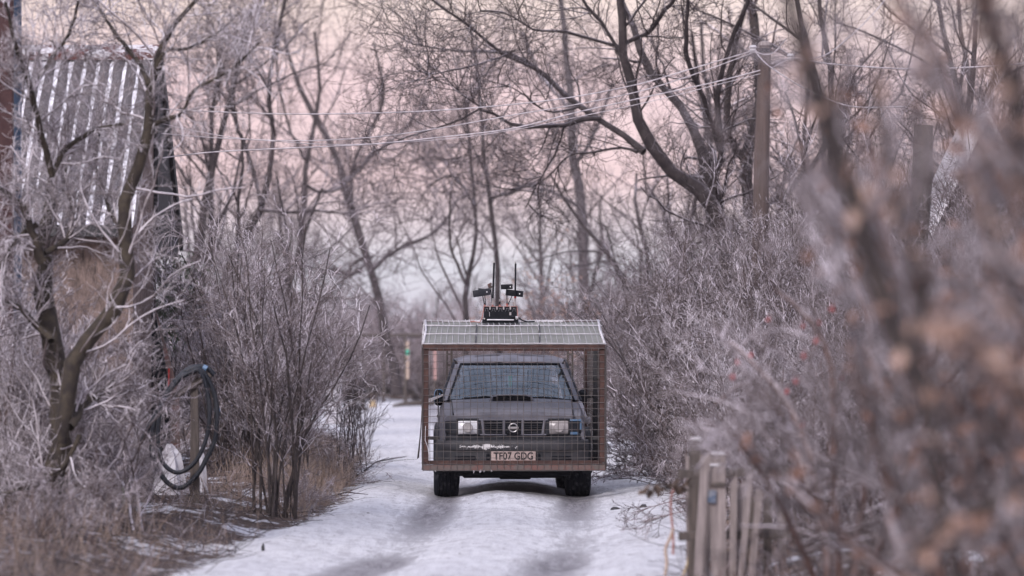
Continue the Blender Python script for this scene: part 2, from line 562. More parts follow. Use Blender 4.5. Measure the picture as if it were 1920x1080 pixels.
def ground_mat():
    m, nt, b = new_mat('snow_and_litter')
    b.inputs['Specular IOR Level'].default_value = .25
    al = nt.nodes.new('ShaderNodeAttribute'); al.attribute_name = 'litter'
    ar = nt.nodes.new('ShaderNodeAttribute'); ar.attribute_name = 'rut_and_oval'
    n1 = noise(nt, .9, 8, .68); n2 = noise(nt, 6, 6, .7); n3 = noise(nt, 28, 4, .7)
    ns = noise(nt, 5.0, 8, .8, vec=(2.2, .30, 1))
    snow = mixc(nt, rampn(nt, n1, .3, .7), (.84, .835, .85), (.72, .715, .74))
    snow = mixc(nt, math_(nt, 'MULTIPLY', rampn(nt, math_(nt, 'ADD', math_(nt, 'MULTIPLY', n2, .5), math_(nt, 'MULTIPLY', ns, .5)), .46, .60), .62), snow, (.42, .405, .42))
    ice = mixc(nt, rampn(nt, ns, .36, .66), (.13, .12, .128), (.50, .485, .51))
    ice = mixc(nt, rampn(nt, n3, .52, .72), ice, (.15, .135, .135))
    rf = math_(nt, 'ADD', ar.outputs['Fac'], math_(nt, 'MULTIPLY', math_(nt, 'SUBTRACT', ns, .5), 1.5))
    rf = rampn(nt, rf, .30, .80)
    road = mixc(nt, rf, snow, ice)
    road = mixc(nt, math_(nt, 'MULTIPLY', rampn(nt, noise(nt, 17, 3, .6, vec=(1, .45, 1)), .66, .70), .75), road, (.17, .15, .145))
    litt = mixc(nt, rampn(nt, n2, .35, .65), (.055, .040, .034), (.15, .105, .085))
    litt = mixc(nt, rampn(nt, math_(nt, 'ADD', math_(nt, 'MULTIPLY', n1, .7), math_(nt, 'MULTIPLY', n2, .3)), .53, .57), litt, (.66, .66, .70))
    lf = math_(nt, 'ADD', al.outputs['Fac'], math_(nt, 'ADD', math_(nt, 'MULTIPLY', math_(nt, 'SUBTRACT', n2, .5), 1.9), math_(nt, 'MULTIPLY', math_(nt, 'SUBTRACT', n3, .5), 1.2)))
    nt.links.new(mixc(nt, rampn(nt, lf, .42, .56), road, litt), b.inputs['Base Color'])
    nt.links.new(rampn(nt, rf, .1, .9, (.85,) * 3, (.5,) * 3), b.inputs['Roughness'])
    h = math_(nt, 'ADD', math_(nt, 'MULTIPLY', n2, .6), math_(nt, 'ADD', math_(nt, 'MULTIPLY', n3, .35), math_(nt, 'MULTIPLY', ns, .5)))
    bump(nt, b, h, 1.0, .10)
    return m


M['ground'] = ground_mat()

# ================================================================== ground: one sheet cut along the edge of the snowy lane
rg = np.random.default_rng(5)


def vnoise(x, y, sc, seed):
    """smooth value noise"""
    r = np.random.default_rng(seed); tab = r.uniform(-1, 1, (256, 256))
    X = x / sc + 100.3; Y = y / sc + 57.7
    i = np.floor(X).astype(int); j = np.floor(Y).astype(int)
    fx = X - i; fy = Y - j
    fx = fx * fx * (3 - 2 * fx); fy = fy * fy * (3 - 2 * fy)
    g = lambda a, b: tab[a % 256, b % 256]
    return (g(i, j) * (1 - fx) + g(i + 1, j) * fx) * (1 - fy) + (g(i, j + 1) * (1 - fx) + g(i + 1, j + 1) * fx) * fy


EL = np.array([(-200, -2.6), (15, -2.5), (22, -2.33), (25, -2.33), (27.5, -2.40), (29.5, -2.30), (31, -1.95), (34, -1.85), (38, -1.95), (44, -2.05), (50, -2.4), (58, -3.1), (70, -4.4), (80, -6), (106, -8), (112, -9.5), (3000, -9.5)])
ER = np.array([(-200, 1.2), (15, 1.2), (23.6, 1.22), (28, 1.72), (34, 1.95), (40, 2.0), (46, 1.9), (54, 2.1), (61, 2.6), (66, 4.3), (71, 3.6), (80, 3.2), (108, 3.4), (3000, 3.4)])
CN = np.array([(-200, -2), (15, -.95), (23.6, -.47), (30, -.15), (37, 0), (45, 0), (60, -.3), (80, -1.2), (110, -2), (3000, -2)])
il = lambda T, y: np.interp(y, T[:, 0], T[:, 1])


def edge_dist(x, y):
    """>0 outside the lane, metres"""
    j = vnoise(x * 0 + 3, y, 1.3, 11) * .16 + vnoise(x * 0 + 9, y, .45, 12) * .08
    return np.maximum(il(EL, y) - x + j, x - il(ER, y) + j) + np.where(y > 111, y - 111, 0)


def height(x, y):
    d = edge_dist(x, y)
    c = il(CN, y)
    half = .74
    w = .31 + .09 * vnoise(x * 0, y, 5, 2)
    ruts = np.exp(-((np.abs(x - c) - half) / w) ** 2)
    h = -.055 * ruts * np.exp(-np.maximum(d, 0) * 4)
    h = h + .035 * np.exp(-((x - c) / .35) ** 2)
    h = h + vnoise(x, y, 1.6, 21) * .024 + vnoise(x, y, .5, 22) * .016 + vnoise(x * 1.6, y * .7, .24, 25) * .011 + vnoise(x, y, 5, 23) * .04
    bank = np.clip(d, 0, 1.2) / 1.2
    h = h + .20 * bank * bank * (3 - 2 * bank) + np.clip(d, 0, 3) * .03 * (vnoise(x, y, .8, 24))
    h = h + .05 * np.exp(-((d + .35) / .28) ** 2)
    # flat where the vehicle stands
    return h, d, ruts


def hz(x, y):
    h, _, _ = height(np.array([float(x)]), np.array([float(y)]))
    return float(h[0])


xs = np.concatenate([-np.geomspace(12, 1800, 24)[::-1], np.arange(-11.6, -3.2, .3), np.arange(-3.2, 3.2, .07), np.arange(3.2, 11.8, .3), np.geomspace(12, 1800, 24)])
ys = np.concatenate([-np.geomspace(8, 300, 8)[::-1], np.arange(-7, 20, 1.0), np.arange(20, 60, .11), np.arange(60, 125, .4), np.geomspace(125.5, 3000, 26)])
GX, GY = np.meshgrid(xs, ys)
H, DD, RU = height(GX.ravel(), GY.ravel())
far = np.clip((np.abs(GX.ravel()) - 20) / 60, 0, 1)
H = H * (1 - far) + .2 * far
V = np.stack([GX.ravel(), GY.ravel(), H], 1)
nx, ny = len(xs), len(ys)
I = np.arange(nx * ny).reshape(ny, nx)
F = np.stack([I[:-1, :-1], I[:-1, 1:], I[1:, 1:], I[1:, :-1]], -1).reshape(-1, 4)
fd = DD[F].mean(1)
LIT = np.clip(DD / .5 + .45, 0, 1)
# clear snowy patches of the verge
RUT_AND_OVAL = np.clip(RU * (.78 + .5 * vnoise(GX.ravel(), GY.ravel(), 2.5, 31)), 0, 1) * np.where(DD < 0.1, 1, .2)
RUT_AND_OVAL = np.maximum(RUT_AND_OVAL, .75 * np.exp(-(((GX.ravel()) / 1.5) ** 2 + ((GY.ravel() - 37.6) / 3.2) ** 2)))  # mask also raised in an oval under and ahead of the car
for nm, sel, lab in (('ground', fd >= 0.02, None), ('snow_road', fd < 0.02, None)):
    f = F[sel]
    used, inv = np.unique(f, return_inverse=True)
    o = np_mesh(nm, V[used], inv.reshape(-1, 4), M['ground'])
    for an, arr in (('litter', LIT), ('rut_and_oval', RUT_AND_OVAL)):
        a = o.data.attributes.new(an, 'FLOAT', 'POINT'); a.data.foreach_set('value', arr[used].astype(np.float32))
    o['kind'] = 'structure'

# ================================================================== the vehicle
CARX, CARY, CARZ = 0.0, 37.3, -.035
YAW = R(1.2)
car = empty('off_road_car', (CARX, CARY, CARZ), YAW)
tag(car, 'dusty dark grey off-road car seen head-on inside a wire mesh cage on the snowy lane', 'car')


def sec(y, pts):
    half = [(x, y, z) for x, z in pts]
    return half + [(-x, y_, z) for x, y_, z in half[::-1]]


def sm(o, a=35):
    o.data.polygons.foreach_set('use_smooth', [True] * len(o.data.polygons))
    o.data.set_sharp_from_angle(angle=R(a))
    return o


# body shell: lower body with fenders, from the front panel to the tail
b = MB()
prof = [
    (-.60, [(.70, .40), (.80, .48), (.815, .70), (.80, .90), (.765, .955), (.69, .965)]),
    (-.45, [(.70, .40), (.83, .50), (.845, .72), (.825, .93), (.785, .995), (.69, 1.00)]),
    (-.10, [(.70, .40), (.835, .55), (.85, .74), (.83, .97), (.785, 1.045), (.69, 1.055)]),
    (.30, [(.70, .40), (.84, .50), (.85, .75), (.835, 1.00), (.79, 1.085), (.69, 1.095)]),
    (.55, [(.70, .38), (.845, .45), (.855, .76), (.84, 1.02), (.80, 1.105), (.69, 1.12)]),
    (1.6, [(.70, .36), (.85, .42), (.86, .76), (.845, 1.02), (.81, 1.10), (.70, 1.10)]),
    (2.9, [(.70, .38), (.85, .46), (.86, .76), (.84, 1.02), (.80, 1.10), (.70, 1.10)]),
    (3.38, [(.66, .45), (.80, .50), (.82, .76), (.80, 1.02), (.77, 1.09), (.66, 1.09)]),
]
b.loft([sec(y, p) for y, p in prof], closed=True, caps=True)
sm(b.build('body', M['paint'], car), 28)

# fender flares (one per front wheel) belong to the body look: separate parts
for sx in (-1, 1):
    f = MB()
    secs = []
    for k in range(13):
        a = math.pi * (k / 12)
        yy, zz = -.50 * math.cos(a), .36 + .46 * math.sin(a)
        secs.append([(sx * .80, yy, zz), (sx * .895, yy, zz + .005), (sx * .915, yy * .95, zz - .045), (sx * .895, yy * .9, zz - .075), (sx * .80, yy * .92, zz - .06)])
    f.loft(secs, closed=True, caps=True)
    sm(f.build('fender_flare', M['trim'], car), 40)
    f2 = MB()
    f2.loft([[(x, y + 2.5, z) for x, y, z in s_] for s_ in secs], closed=True, caps=True)
    sm(f2.build('fender_flare', M['trim'], car), 40)

# hood
hood = MB()
def hood_z(x, y):
    t = (y + .64) / 1.14
    return .985 + .145 * (1 - (1 - min(max(t, 0), 1)) ** 1.5) + .028 * (1 - (x / .69) ** 2)
HW = lambda y: .682 + .02 * (y + .64) / 1.14
secs = []
for k in range(13):
    y = -.64 + 1.13 * k / 12
    secs.append([(HW(y) * u / 8, y, hood_z(HW(y) * u / 8, y)) for u in range(-8, 9)])
front = [(p[0], -.672, p[2] - .030) for p in secs[0]]
lip = [(p[0], -.665, .918) for p in secs[0]]
hood.loft([lip, front] + secs)
ho = sm(hood.build('hood', M['paint'], car), 30)
for sx in (-1, 1):
    q = MB(); q.tube([(sx * (HW(y) + .004), y, hood_z(HW(y), y) - .004) for y in [-.66 + 1.14 * k / 8 for k in range(9)]], .0075, 5)
    q.build('hood_gap', M['black'], ho, smooth=True)
# pressed creases on the hood (two raised edges) and the air scoop
sc_ = MB()
S0 = []
for (y, w, zt, zb) in ((.10, .21, .058, -.01), (.14, .235, .066, -.01), (.30, .225, .045, -.01), (.47, .18, .008, -.01)):
    zz = hood_z(0, y)
    S0.append([(-w - .035, y, zz + zb), (-w, y, zz + zt * .7), (-w * .8, y, zz + zt), (0, y, zz + zt + .004), (w * .8, y, zz + zt), (w, y, zz + zt * .7), (w + .035, y, zz + zb)])
sc_.loft(S0)
sco = sm(sc_.build('air_scoop', M['paint'], ho), 40)
sl = MB()
sl.box((0, .092, hood_z(0, .1) + .022), (.44, .012, .052), bev=.005)
for k in range(3):
    sl.box((-.11 + .11 * k, .087, hood_z(0, .1) + .022), (.012, .008, .05))
sl.build('scoop_mouth', M['black'], sco)

# front panel with grille
fp = MB()
fp.box((0, -.645, .83), (1.28, .05, .185), bev=.01)
fp.box((0, -.63, .715), (1.55, .06, .075), bev=.012)
sm(fp.build('front_panel', M['trim'], car), 30)
gris = []
for sx in (-1, 1):
    gr = MB()
    # opening frame with rounded outer end
    xo = [(.335, .905), (.31, .77), (.12, .755), (.12, .905)]
    gr.add([(sx * x, -.676, z) for x, z in xo], [(0, 1, 2, 3)])
    gri = gr.build('grille', M['black'], car)
    gs = MB()
    for k in range(5):
        z = .775 + .026 * k
        gs.box((sx * .22, -.683, z), (.19 + .006 * k, .014, .009), bev=.002)
    gs.build('slats', M['trim'], gri)
gc = MB()
gc.box((0, -.69, .83), (.17, .04, .165), bev=.012)
sm(gc.build('grille_centre', M['black'], car), 30)
fr_ = MB()
fr_.box((0, -.675, .920), (.80, .025, .022), bev=.006)
fr_.box((0, -.675, .748), (.76, .025, .018), bev=.006)
for sx in (-1, 1):
    fr_.bar((sx * .36, -.675, .92), (sx * .335, -.675, .75), .03, .028, .006)
    fr_.box((sx * .107, -.68, .832), (.032, .03, .16), bev=.008)
sm(fr_.build('grille_frame', M['paint'], car), 30)
em = MB()
n = 28
em.tube([(.048 * math.cos(2 * math.pi * k / n), -.715, .829 + .048 * math.sin(2 * math.pi * k / n)) for k in range(n + 1)], .0075, 6, False)
em.box((0, -.717, .829), (.122, .016, .026), bev=.004)
sm(em.build('emblem', M['chrome'], car), 40)

# headlights
for sx in (-1, 1):
    cx = sx * .522
    hl = MB()
    secs = []
    for u in range(-4, 5):
        x = cx + .108 * u / 4
        bul = .03 * (1 - (u / 4) ** 2)
        secs.append([(x, -.665, .752), (x, -.678 - bul * .6, .765), (x, -.685 - bul, .83), (x, -.678 - bul * .6, .898), (x, -.665, .912)])
    hl.loft(secs, closed=True, caps=True)
    h_ = sm(hl.build('headlight', M['lens_clear' if sx < 0 else 'lens_dull'], car), 50)
    h_['label'] = 'clear bright headlight' if sx < 0 else 'dull clouded headlight'
    rr = MB()
    rr.lathe_x([(0, .0), (0, .055), (.012, .058), (.012, .03)], (0, 0, 0), 20)
    rr.v = [(cx + y_, -.722 + x_ * .6, .832 + z_) for x_, y_, z_ in rr.v]
    sm(rr.build('reflector', M['chrome' if sx < 0 else 'lens_dull'], h_), 40)
    bz = MB()
    bz.box((cx - sx * .125, -.665, .832), (.03, .05, .175), bev=.006)
    bz.box((cx, -.665, .925), (.26, .04, .02), bev=.005)
    bz.build('headlight_surround', M['trim'], car)
    cl = MB()
    cl.loft([[(sx * .64, -.672, z), (sx * .715, -.655, z), (sx * .775, -.61, z), (sx * .80, -.55, z), (sx * .64, -.55, z)] for z in (.762, .905)], closed=True, caps=True)
    sm(cl.build('corner_lamp', M['trim'], car), 50)
tp = MB()
for (x, z, w, h_) in ((.715, .915, .13, .022), (.775, .85, .022, .10), (.70, .765, .09, .03), (.735, .735, .06, .04)):
    tp.box((x, -.668 if x < .73 else -.628, z), (w, .008, h_), (0, 0, .5 if x > .73 else .15), .002)
tpo = tp.build('repair_tape', M['blue'], car); tpo['label'] = 'torn blue tape round the corner lamp'

# bumper: curved beam
bp = MB()
secs = []
for u in range(-12, 13):
    t = u / 12
    x = .865 * t
    yb = -.80 + .16 * abs(t) ** 4 + .05 * t * t
    rec = .035 if abs(t) < .82 else .012
    secs.append([(x, yb + .22, .69), (x, yb + .03, .692), (x, yb, .675), (x, yb - .012, .625), (x, yb, .575), (x, yb + rec, .562), (x, yb + rec, .50),
                 (x, yb + rec + .005, .43), (x, yb + .03, .355), (x, yb + .08, .33), (x, yb + .25, .33)])
bp.loft(secs, closed=True, caps=True)
bo = sm(bp.build('bumper', M['bumper'], car), 30)
for sx in (-1, 1):
    q = MB(); q.box((sx * .55, -.762, .475), (.24, .03, .07), bev=.012)
    sm(q.build('fog_lamp_recess', M['black'], bo), 40)
q = MB(); q.box((0, -.757, .46), (.62, .03, .15), bev=.012)
sm(q.build('air_intake', M['black'], bo), 40)
pl = MB()
pl.box((.0, -.802, .505), (.508, .012, .112), bev=.003)
plo = pl.build('licence_plate', M['plate'], car); plo['label'] = 'dirty pale licence plate reading TF07 GDG'
cu = bpy.data.curves.new('plate_text', 'FONT')
cu.body = 'TF07 GDG'; cu.size = .118; cu.align_x = 'CENTER'; cu.align_y = 'CENTER'; cu.extrude = .0015; cu.offset = .0012
to = bpy.data.objects.new('plate_text', cu); COL.objects.link(to)
dg = bpy.context.evaluated_depsgraph_get()
tm = bpy.data.meshes.new_from_object(to.evaluated_get(dg))
bpy.data.objects.remove(to); bpy.data.curves.remove(cu)
tm.materials.clear(); tm.materials.append(M['black'])
xx = np.empty(len(tm.vertices) * 3, dtype=np.float32); tm.vertices.foreach_get('co', xx)
xx = xx.reshape(-1, 3); wdt = xx[:, 0].max() - xx[:, 0].min(); sc1 = .45 / wdt
tm.transform(Matrix.Translation((0, -.811, .505)) @ Matrix.Rotation(R(90), 4, 'X') @ Matrix.Diagonal((sc1, 1.0, 1, 1)))
tobj = bpy.data.objects.new('lettering', tm); COL.objects.link(tobj); tobj.parent = plo

# underbody
ub = MB()
ub.box((0, -.30, .31), (1.18, .12, .14), bev=.03)
ub.box((0, -.52, .33), (1.35, .10, .12), bev=.02)
ub.tube([(-.66, 0, .34), (0, 0, .31), (.66, 0, .34)], .05, 8)
ub.box((.03, -.1, .27), (.40, .5, .09), bev=.03)
ub.box((-.34, -.15, .28), (.22, .3, .07), bev=.02)
ub.box((0, 1.3, .36), (1.0, 3.6, .10), bev=.02)
ub.tube([(-.66, 2.5, .35), (.0, 2.5, .33), (.66, 2.5, .35)], .06, 8)
sm(ub.build('underbody', M['black'], car), 40)

# wheels
def wheel(x, y, sx):
    t = MB()
    W = .135
    pr = [(-W, .20), (-W - .012, .28), (-W, .335), (-W + .015, .352)]
    for k in range(6):
        x0 = -W + .022 + k * .0415
        pr += [(x0, .360), (x0 + .031, .361), (x0 + .034, .346), (x0 + .0385, .346)]
    pr += [(W - .008, .352), (W, .335), (W + .012, .28), (W, .20)]
    t.lathe_x(pr, (0, 0, 0), 48)
    w = t.build('wheel', M['tyre'], car, smooth=True, sharp=30)
    w.location = (x, y, .355)
    r_ = MB()
    r_.lathe_x([(sx * .04, .0), (sx * .05, .06), (sx * .10, .07), (sx * .06, .10), (sx * .07, .17), (sx * .125, .19), (sx * .125, .205)], (0, 0, 0), 24)
    ri = r_.build('rim', M['rust_grey'], w, smooth=True, sharp=40)
for (x, y, sx) in ((-.765, 0, -1), (.765, 0, 1), (-.745, 2.5, -1), (.745, 2.5, 1)):
    wheel(x, y, sx)

# greenhouse
def wpt(u, v):
    """windscreen surface: u -1..1 across, v 0..1 up"""
    hw = .745 + (.592 - .745) * v
    y = .50 + .66 * v - .10 * (1 - u * u) * (1 - .3 * v)
    z = 1.128 + .425 * v + .012 * (1 - u * u) * math.sin(math.pi * v)
    return (hw * u, y, z)
ws = MB()
ws.loft([[wpt(-1 + 2 * i / 16, v / 8) for i in range(17)] for v in range(9)])
wso = ws.build('windscreen', M['glass'], car, smooth=True)
wf = MB()   # black surround
ring = [wpt(-1 + 2 * i / 16, 0) for i in range(17)] + [wpt(1, v / 6) for v in range(1, 6)] + [wpt(1 - 2 * i / 16, 1) for i in range(17)] + [wpt(-1, 1 - v / 6) for v in range(1, 7)]
wf.tube([(x, y - .006, z) for x, y, z in ring], .014, 5, False)
sm(wf.build('seal', M['black'], wso), 60)
for sx in (-1, 1):
    p = MB()
    secs = []
    for v in range(0, 9):
        x, y, z = wpt(sx, v / 8)
        secs.append([(x - sx * .005, y - .02, z), (x + sx * .05, y + .005, z + .0), (x + sx * .085, y + .06, z), (x + sx * .045, y + .10, z), (x, y + .05, z)])
    p.loft(secs, closed=True, caps=True)
    sm(p.build('pillar', M['paint'], car), 40)
    # rain gutter, rear posts, side glass
    g_ = MB()
    g_.tube([(sx * .83, .52, 1.12), (sx * .755, .86, 1.33), (sx * .685, 1.17, 1.555), (sx * .675, 1.6, 1.60), (sx * .67, 3.0, 1.58)], .016, 6)
    sm(g_.build('rain_gutter', M['trim'], car), 50)
    for (y0, y1) in ((1.62, 1.70), (2.55, 2.66), (3.18, 3.34)):
        b_ = MB()
        b_.loft([[(sx * .80, y0, 1.09), (sx * .80, y1, 1.09), (sx * .72, y1, 1.09), (sx * .72, y0, 1.09)],
                 [(sx * .655, y0, 1.58), (sx * .655, y1 - .04, 1.58), (sx * .60, y1 - .04, 1.58), (sx * .60, y0, 1.58)]], closed=True, caps=True)
        b_.build('pillar', M['paint'], car)
    for (ya, yb, yc, yd) in ((.62, 1.62, 1.62, 1.2), (1.70, 2.55, 2.55, 1.70), (2.66, 3.18, 3.18, 2.66)):
        w_ = MB()
        w_.add([(sx * .785, ya, 1.10), (sx * .785, yb, 1.10), (sx * .645, yc, 1.575), (sx * .645, yd, 1.575)], [(0, 1, 2, 3)])
        w_.build('side_window', M['glass'], car, recalc=False)
    d_ = MB()
    d_.box((sx * .858, 1.12, .78), (.012, 1.0, .58), bev=.005)
    do = d_.build('door', M['paint'], car)
    hd = MB(); hd.box((sx * .872, 1.5, .92), (.018, .14, .03), bev=.006)
    hd.build('handle', M['black'], do)
    # door mirror
    mr_ = MB()
    cx = sx * .855
    secs = []
    for k, s_ in ((0, .55), (1, .95), (2, 1.0), (3, .7)):
        y = .66 + .035 * k
        w2, h2 = .052 * s_, .098 * s_
        secs.append([(cx + w2 * math.copysign(abs(math.cos(a)) ** .6, math.cos(a)), y, 1.155 + h2 * math.copysign(abs(math.sin(a)) ** .6, math.sin(a))) for a in [2 * math.pi * i / 14 for i in range(14)]])
    mr_.loft(secs, closed=True, caps=True)
    mr_.bar((sx * .78, .70, 1.10), (sx * .84, .70, 1.10), .04, .04)
    mo = sm(mr_.build('door_mirror', M['black'], car), 45)
    if sx < 0:
        ed = MB()
        ed.tube([(cx + .052 * math.copysign(abs(math.cos(a)) ** .6, math.cos(a)), .69, 1.155 + .098 * math.copysign(abs(math.sin(a)) ** .6, math.sin(a))) for a in [math.pi * (-.15 + 1.35 * i / 14) for i in range(15)]], .006, 5)
        ed.box((cx + .012, .652, 1.155), (.014, .01, .11), bev=.004)
        ed.build('mirror_tape', M['blue'], mo)

rf = MB()
secs = []
for (y, w, z, c_) in ((1.145, .585, 1.562, .02), (1.19, .60, 1.60, .025), (1.32, .62, 1.628, .03), (1.9, .64, 1.645, .035), (2.8, .635, 1.635, .035), (3.25, .61, 1.59, .03)):
    secs.append([(w * u / 6 if abs(u) < 6 else w * u / 6 * 1.05, y, z + c_ * (1 - (u / 6) ** 2) - (.03 if abs(u) == 6 else 0)) for u in range(-6, 7)])
rf.loft(secs)
roof = sm(rf.build('roof', M['paint'], car), 40)
rb = MB()
for sx in (-1, 1):
    rb.loft([[(sx * .12, 1.30, 1.655), (sx * .42, 1.30, 1.642), (sx * .42, 1.34, 1.650), (sx * .12, 1.34, 1.665)], [(sx * .12, 2.7, 1.672), (sx * .42, 2.7, 1.66), (sx * .42, 2.7, 1.665), (sx * .12, 2.7, 1.68)]], closed=True)
rb.build('roof_rib', M['paint'], roof)
tg = MB()
tg.box((0, 3.36, .80), (1.36, .05, .56), bev=.02)
tgo = sm(tg.build('tailgate', M['paint'], car), 30)
rw = MB(); rw.add([(-.62, 3.36, 1.11), (.62, 3.36, 1.11), (.54, 3.22, 1.56), (-.54, 3.22, 1.56)], [(0, 1, 2, 3)])
rw.build('rear_window', M['glass'], tgo, recalc=False)
sp_ = MB(); sp_.lathe_x([(0, 0), (0, .33), (.02, .36), (.18, .36), (.2, .33), (.2, 0)], (0, 0, 0), 28)
sp_.v = [(.12 + y, 3.42 + x, .95 + z) for x, y, z in sp_.v]
sm(sp_.build('spare_wheel', M['tyre'], tgo), 40)

# cabin
ds = MB()
ds.box((0, .80, 1.06), (1.45, .42, .14), bev=.04)
ds.box((-.38, .98, 1.10), (.40, .16, .10), bev=.03)
sm(ds.build('dashboard', M['seat'], car), 40)
for x in (-.36, .36):
    st = MB()
    st.box((x, 1.62, .98), (.50, .16, .66), (R(-12), 0, 0), .06, 2)
    st.box((x, 1.72, 1.40), (.27, .10, .18), (R(-8), 0, 0), .04, 2)
    st.box((x, 1.38, .70), (.50, .5, .16), (0, 0, 0), .05, 2)
    sm(st.build('seat', M['seat'], car), 40)
rs = MB(); rs.box((0, 2.7, .92), (1.25, .18, .50), (R(-10), 0, 0), .06, 2)
for x in (-.38, .38): rs.box((x, 2.78, 1.26), (.26, .1, .14), bev=.04, seg=2)
sm(rs.build('rear_seat', M['seat'], car), 40)
wh = MB()
wh.tube([(.36 + .185 * math.cos(a), 1.04 + .06 * math.sin(a), 1.16 + .165 * math.sin(a)) for a in [2 * math.pi * k / 24 for k in range(25)]], .014, 6, False)
wh.box((.36, 1.05, 1.15), (.30, .03, .04), bev=.01)
sm(wh.build('steering_wheel', M['black'], car), 50)
rm = MB(); rm.box((0, 1.06, 1.485), (.24, .03, .065), bev=.015, seg=2)
rmo = sm(rm.build('rear_view_mirror', M['black'], car), 40)
pn = MB(); pn.add([(-.022, 1.03, 1.42), (.022, 1.03, 1.42), (.02, 1.03, 1.30), (0, 1.03, 1.265), (-.02, 1.03, 1.30)], [(0, 1, 2, 3, 4)])
pn.v += [(x, y + .004, z) for x, y, z in pn.v]; pn.f.append((9, 8, 7, 6, 5))
pn.tube([(0, 1.035, 1.45), (0, 1.032, 1.42)], .003, 4)
pn.build('pennant', M['green'], rmo)
# wipers and cowl
cw = MB(); cw.loft([[(x, .47 - .10 * (1 - (x / .74) ** 2), 1.115), (x, .52 - .10 * (1 - (x / .74) ** 2), 1.128), (x, .60 - .1 * (1 - (x / .74) ** 2), 1.118)] for x in [-.76 + 1.52 * i / 16 for i in range(17)]])
cw.build('cowl', M['black'], car)
for (x0, x1, dz) in ((-.56, -.02, .035), (.12, .62, .03)):
    wp = MB()
    wp.tube([(x0, *wpt(x0 / .745, .04)[1:]), ((x0 + x1) / 2, wpt(0, .1)[1] - .02 + .03 * abs(x0 + x1), 1.128 + dz), (x1, wpt(x1 / .745, .06)[1] - .015, 1.128 + .012)], [.011, .016, .009], 5)
    wp.bar((x0 - .02, wpt(x0 / .745, .02)[1] - .03, 1.14), ((x0 + x1) / 2, wpt(0, .08)[1] - .01, 1.15), .02, .015)
    wp.build('wiper', M['black'], car)
# snorkel pipe on the fender
sn = MB()
sn.tube([(.80, .62, 1.135), (.825, .45, 1.04), (.85, .28, .93), (.875, .22, .905)], [.032, .036, .038, .036], 10)
sn.tube([(.80, .3, .90), (.86, .26, .90), (.915, .24, .89)], [.04, .045, .04], 10)
sno = sm(sn.build('snorkel', M['conc'], car), 50); sno['label'] = 'pale grey pipe along the fender'

# ================================================================== the cage round the vehicle
cage = empty('wire_cage', (CARX, CARY, CARZ), YAW)
tag(cage, 'rusty iron frame cage of wire mesh with a sloping sheet roof built round the car', 'cage')
FY, RY_ = -1.1, 3.7
HWX, ZB, ZT, ZR = 1.03, .36, 1.765, 2.045
fm = MB()
fm.box((0, FY, ZT - .03), (2 * HWX, .05, .055), bev=.004)
fm.box((0, FY - .012, ZT + .006), (2 * HWX + .012, .03, .016))
sm(fm.build('top_rail', M['rust'], cage), 30)
fm = MB(); fm.box((0, FY, ZB + .085), (2 * HWX - .06, .045, .045), bev=.004)
fm.build('bottom_rail', M['rust'], cage)
fm = MB(); fm.box((0, FY - .004, ZB + .028), (2 * HWX + .01, .05, .064), bev=.004)
fm.build('bottom_beam', M['rust_grey'], cage)
for sx in (-1, 1):
    p = MB(); p.box((sx * (HWX - .035), FY, (ZB + ZT) / 2 + .03), (.058, .05, ZT - ZB - .118), bev=.004)
    p.build('corner_post', M['rust'], cage)
    p = MB(); p.box((sx * (HWX - .012), RY_, (ZB + ZR) / 2), (.045, .045, ZR - ZB), bev=.004)
    p.build('rear_post', M['rust'], cage)
    p = MB(); p.box((sx * (HWX - .012), (FY + RY_) / 2 + .05, ZB + .03), (.04, RY_ - FY - .10, .04), bev=.004)
    p.build('side_rail', M['rust'], cage)
    p = MB(); p.box((sx * (HWX - .012), (.1 + RY_) / 2, ZR - .03), (.04, RY_ - .1, .04), bev=.004)
    p.build('roof_rail', M['rust'], cage)
    p = MB(); p.box((sx * (HWX - .018), .9, (ZB + ZR) / 2), (.05, .045, ZR - ZB - .05), bev=.004)
    p.build('middle_post', M['tar'], cage)
    # inner roof supports standing on the fenders
    p = MB()
    for dx in (0, .055):
        p.bar((sx * (.70 + dx), 1.25, 1.0), (sx * (.70 + dx), 1.25, ZR - .04), .022, .03)
    for k in range(7): p.box((sx * .727, 1.25, 1.15 + k * .13), (.04, .02, .02))
    p.build('roof_support', M['wood_dark'], cage)
    # struts between bumper / sill and the cage
    p = MB()
    p.bar((sx * .84, -.35, .70), (sx * (HWX - .02), -.35, .705), .04, .04)
    p.bar((sx * .80, .9, 1.15), (sx * (HWX - .02), .9, 1.17), .03, .03)
    p.build('strut', M['tar'], cage)
p = MB()
p.loft([[(-1.0, .35, 1.09), (-.80, .5, 1.18), (-.80, .5, 1.20), (-1.0, .35, 1.13)], [(-1.0, .75, 1.09), (-.80, .9, 1.18), (-.80, .9, 1.20), (-1.0, .75, 1.13)]], closed=True, caps=True)
p.build('side_plate', M['board'], cage)

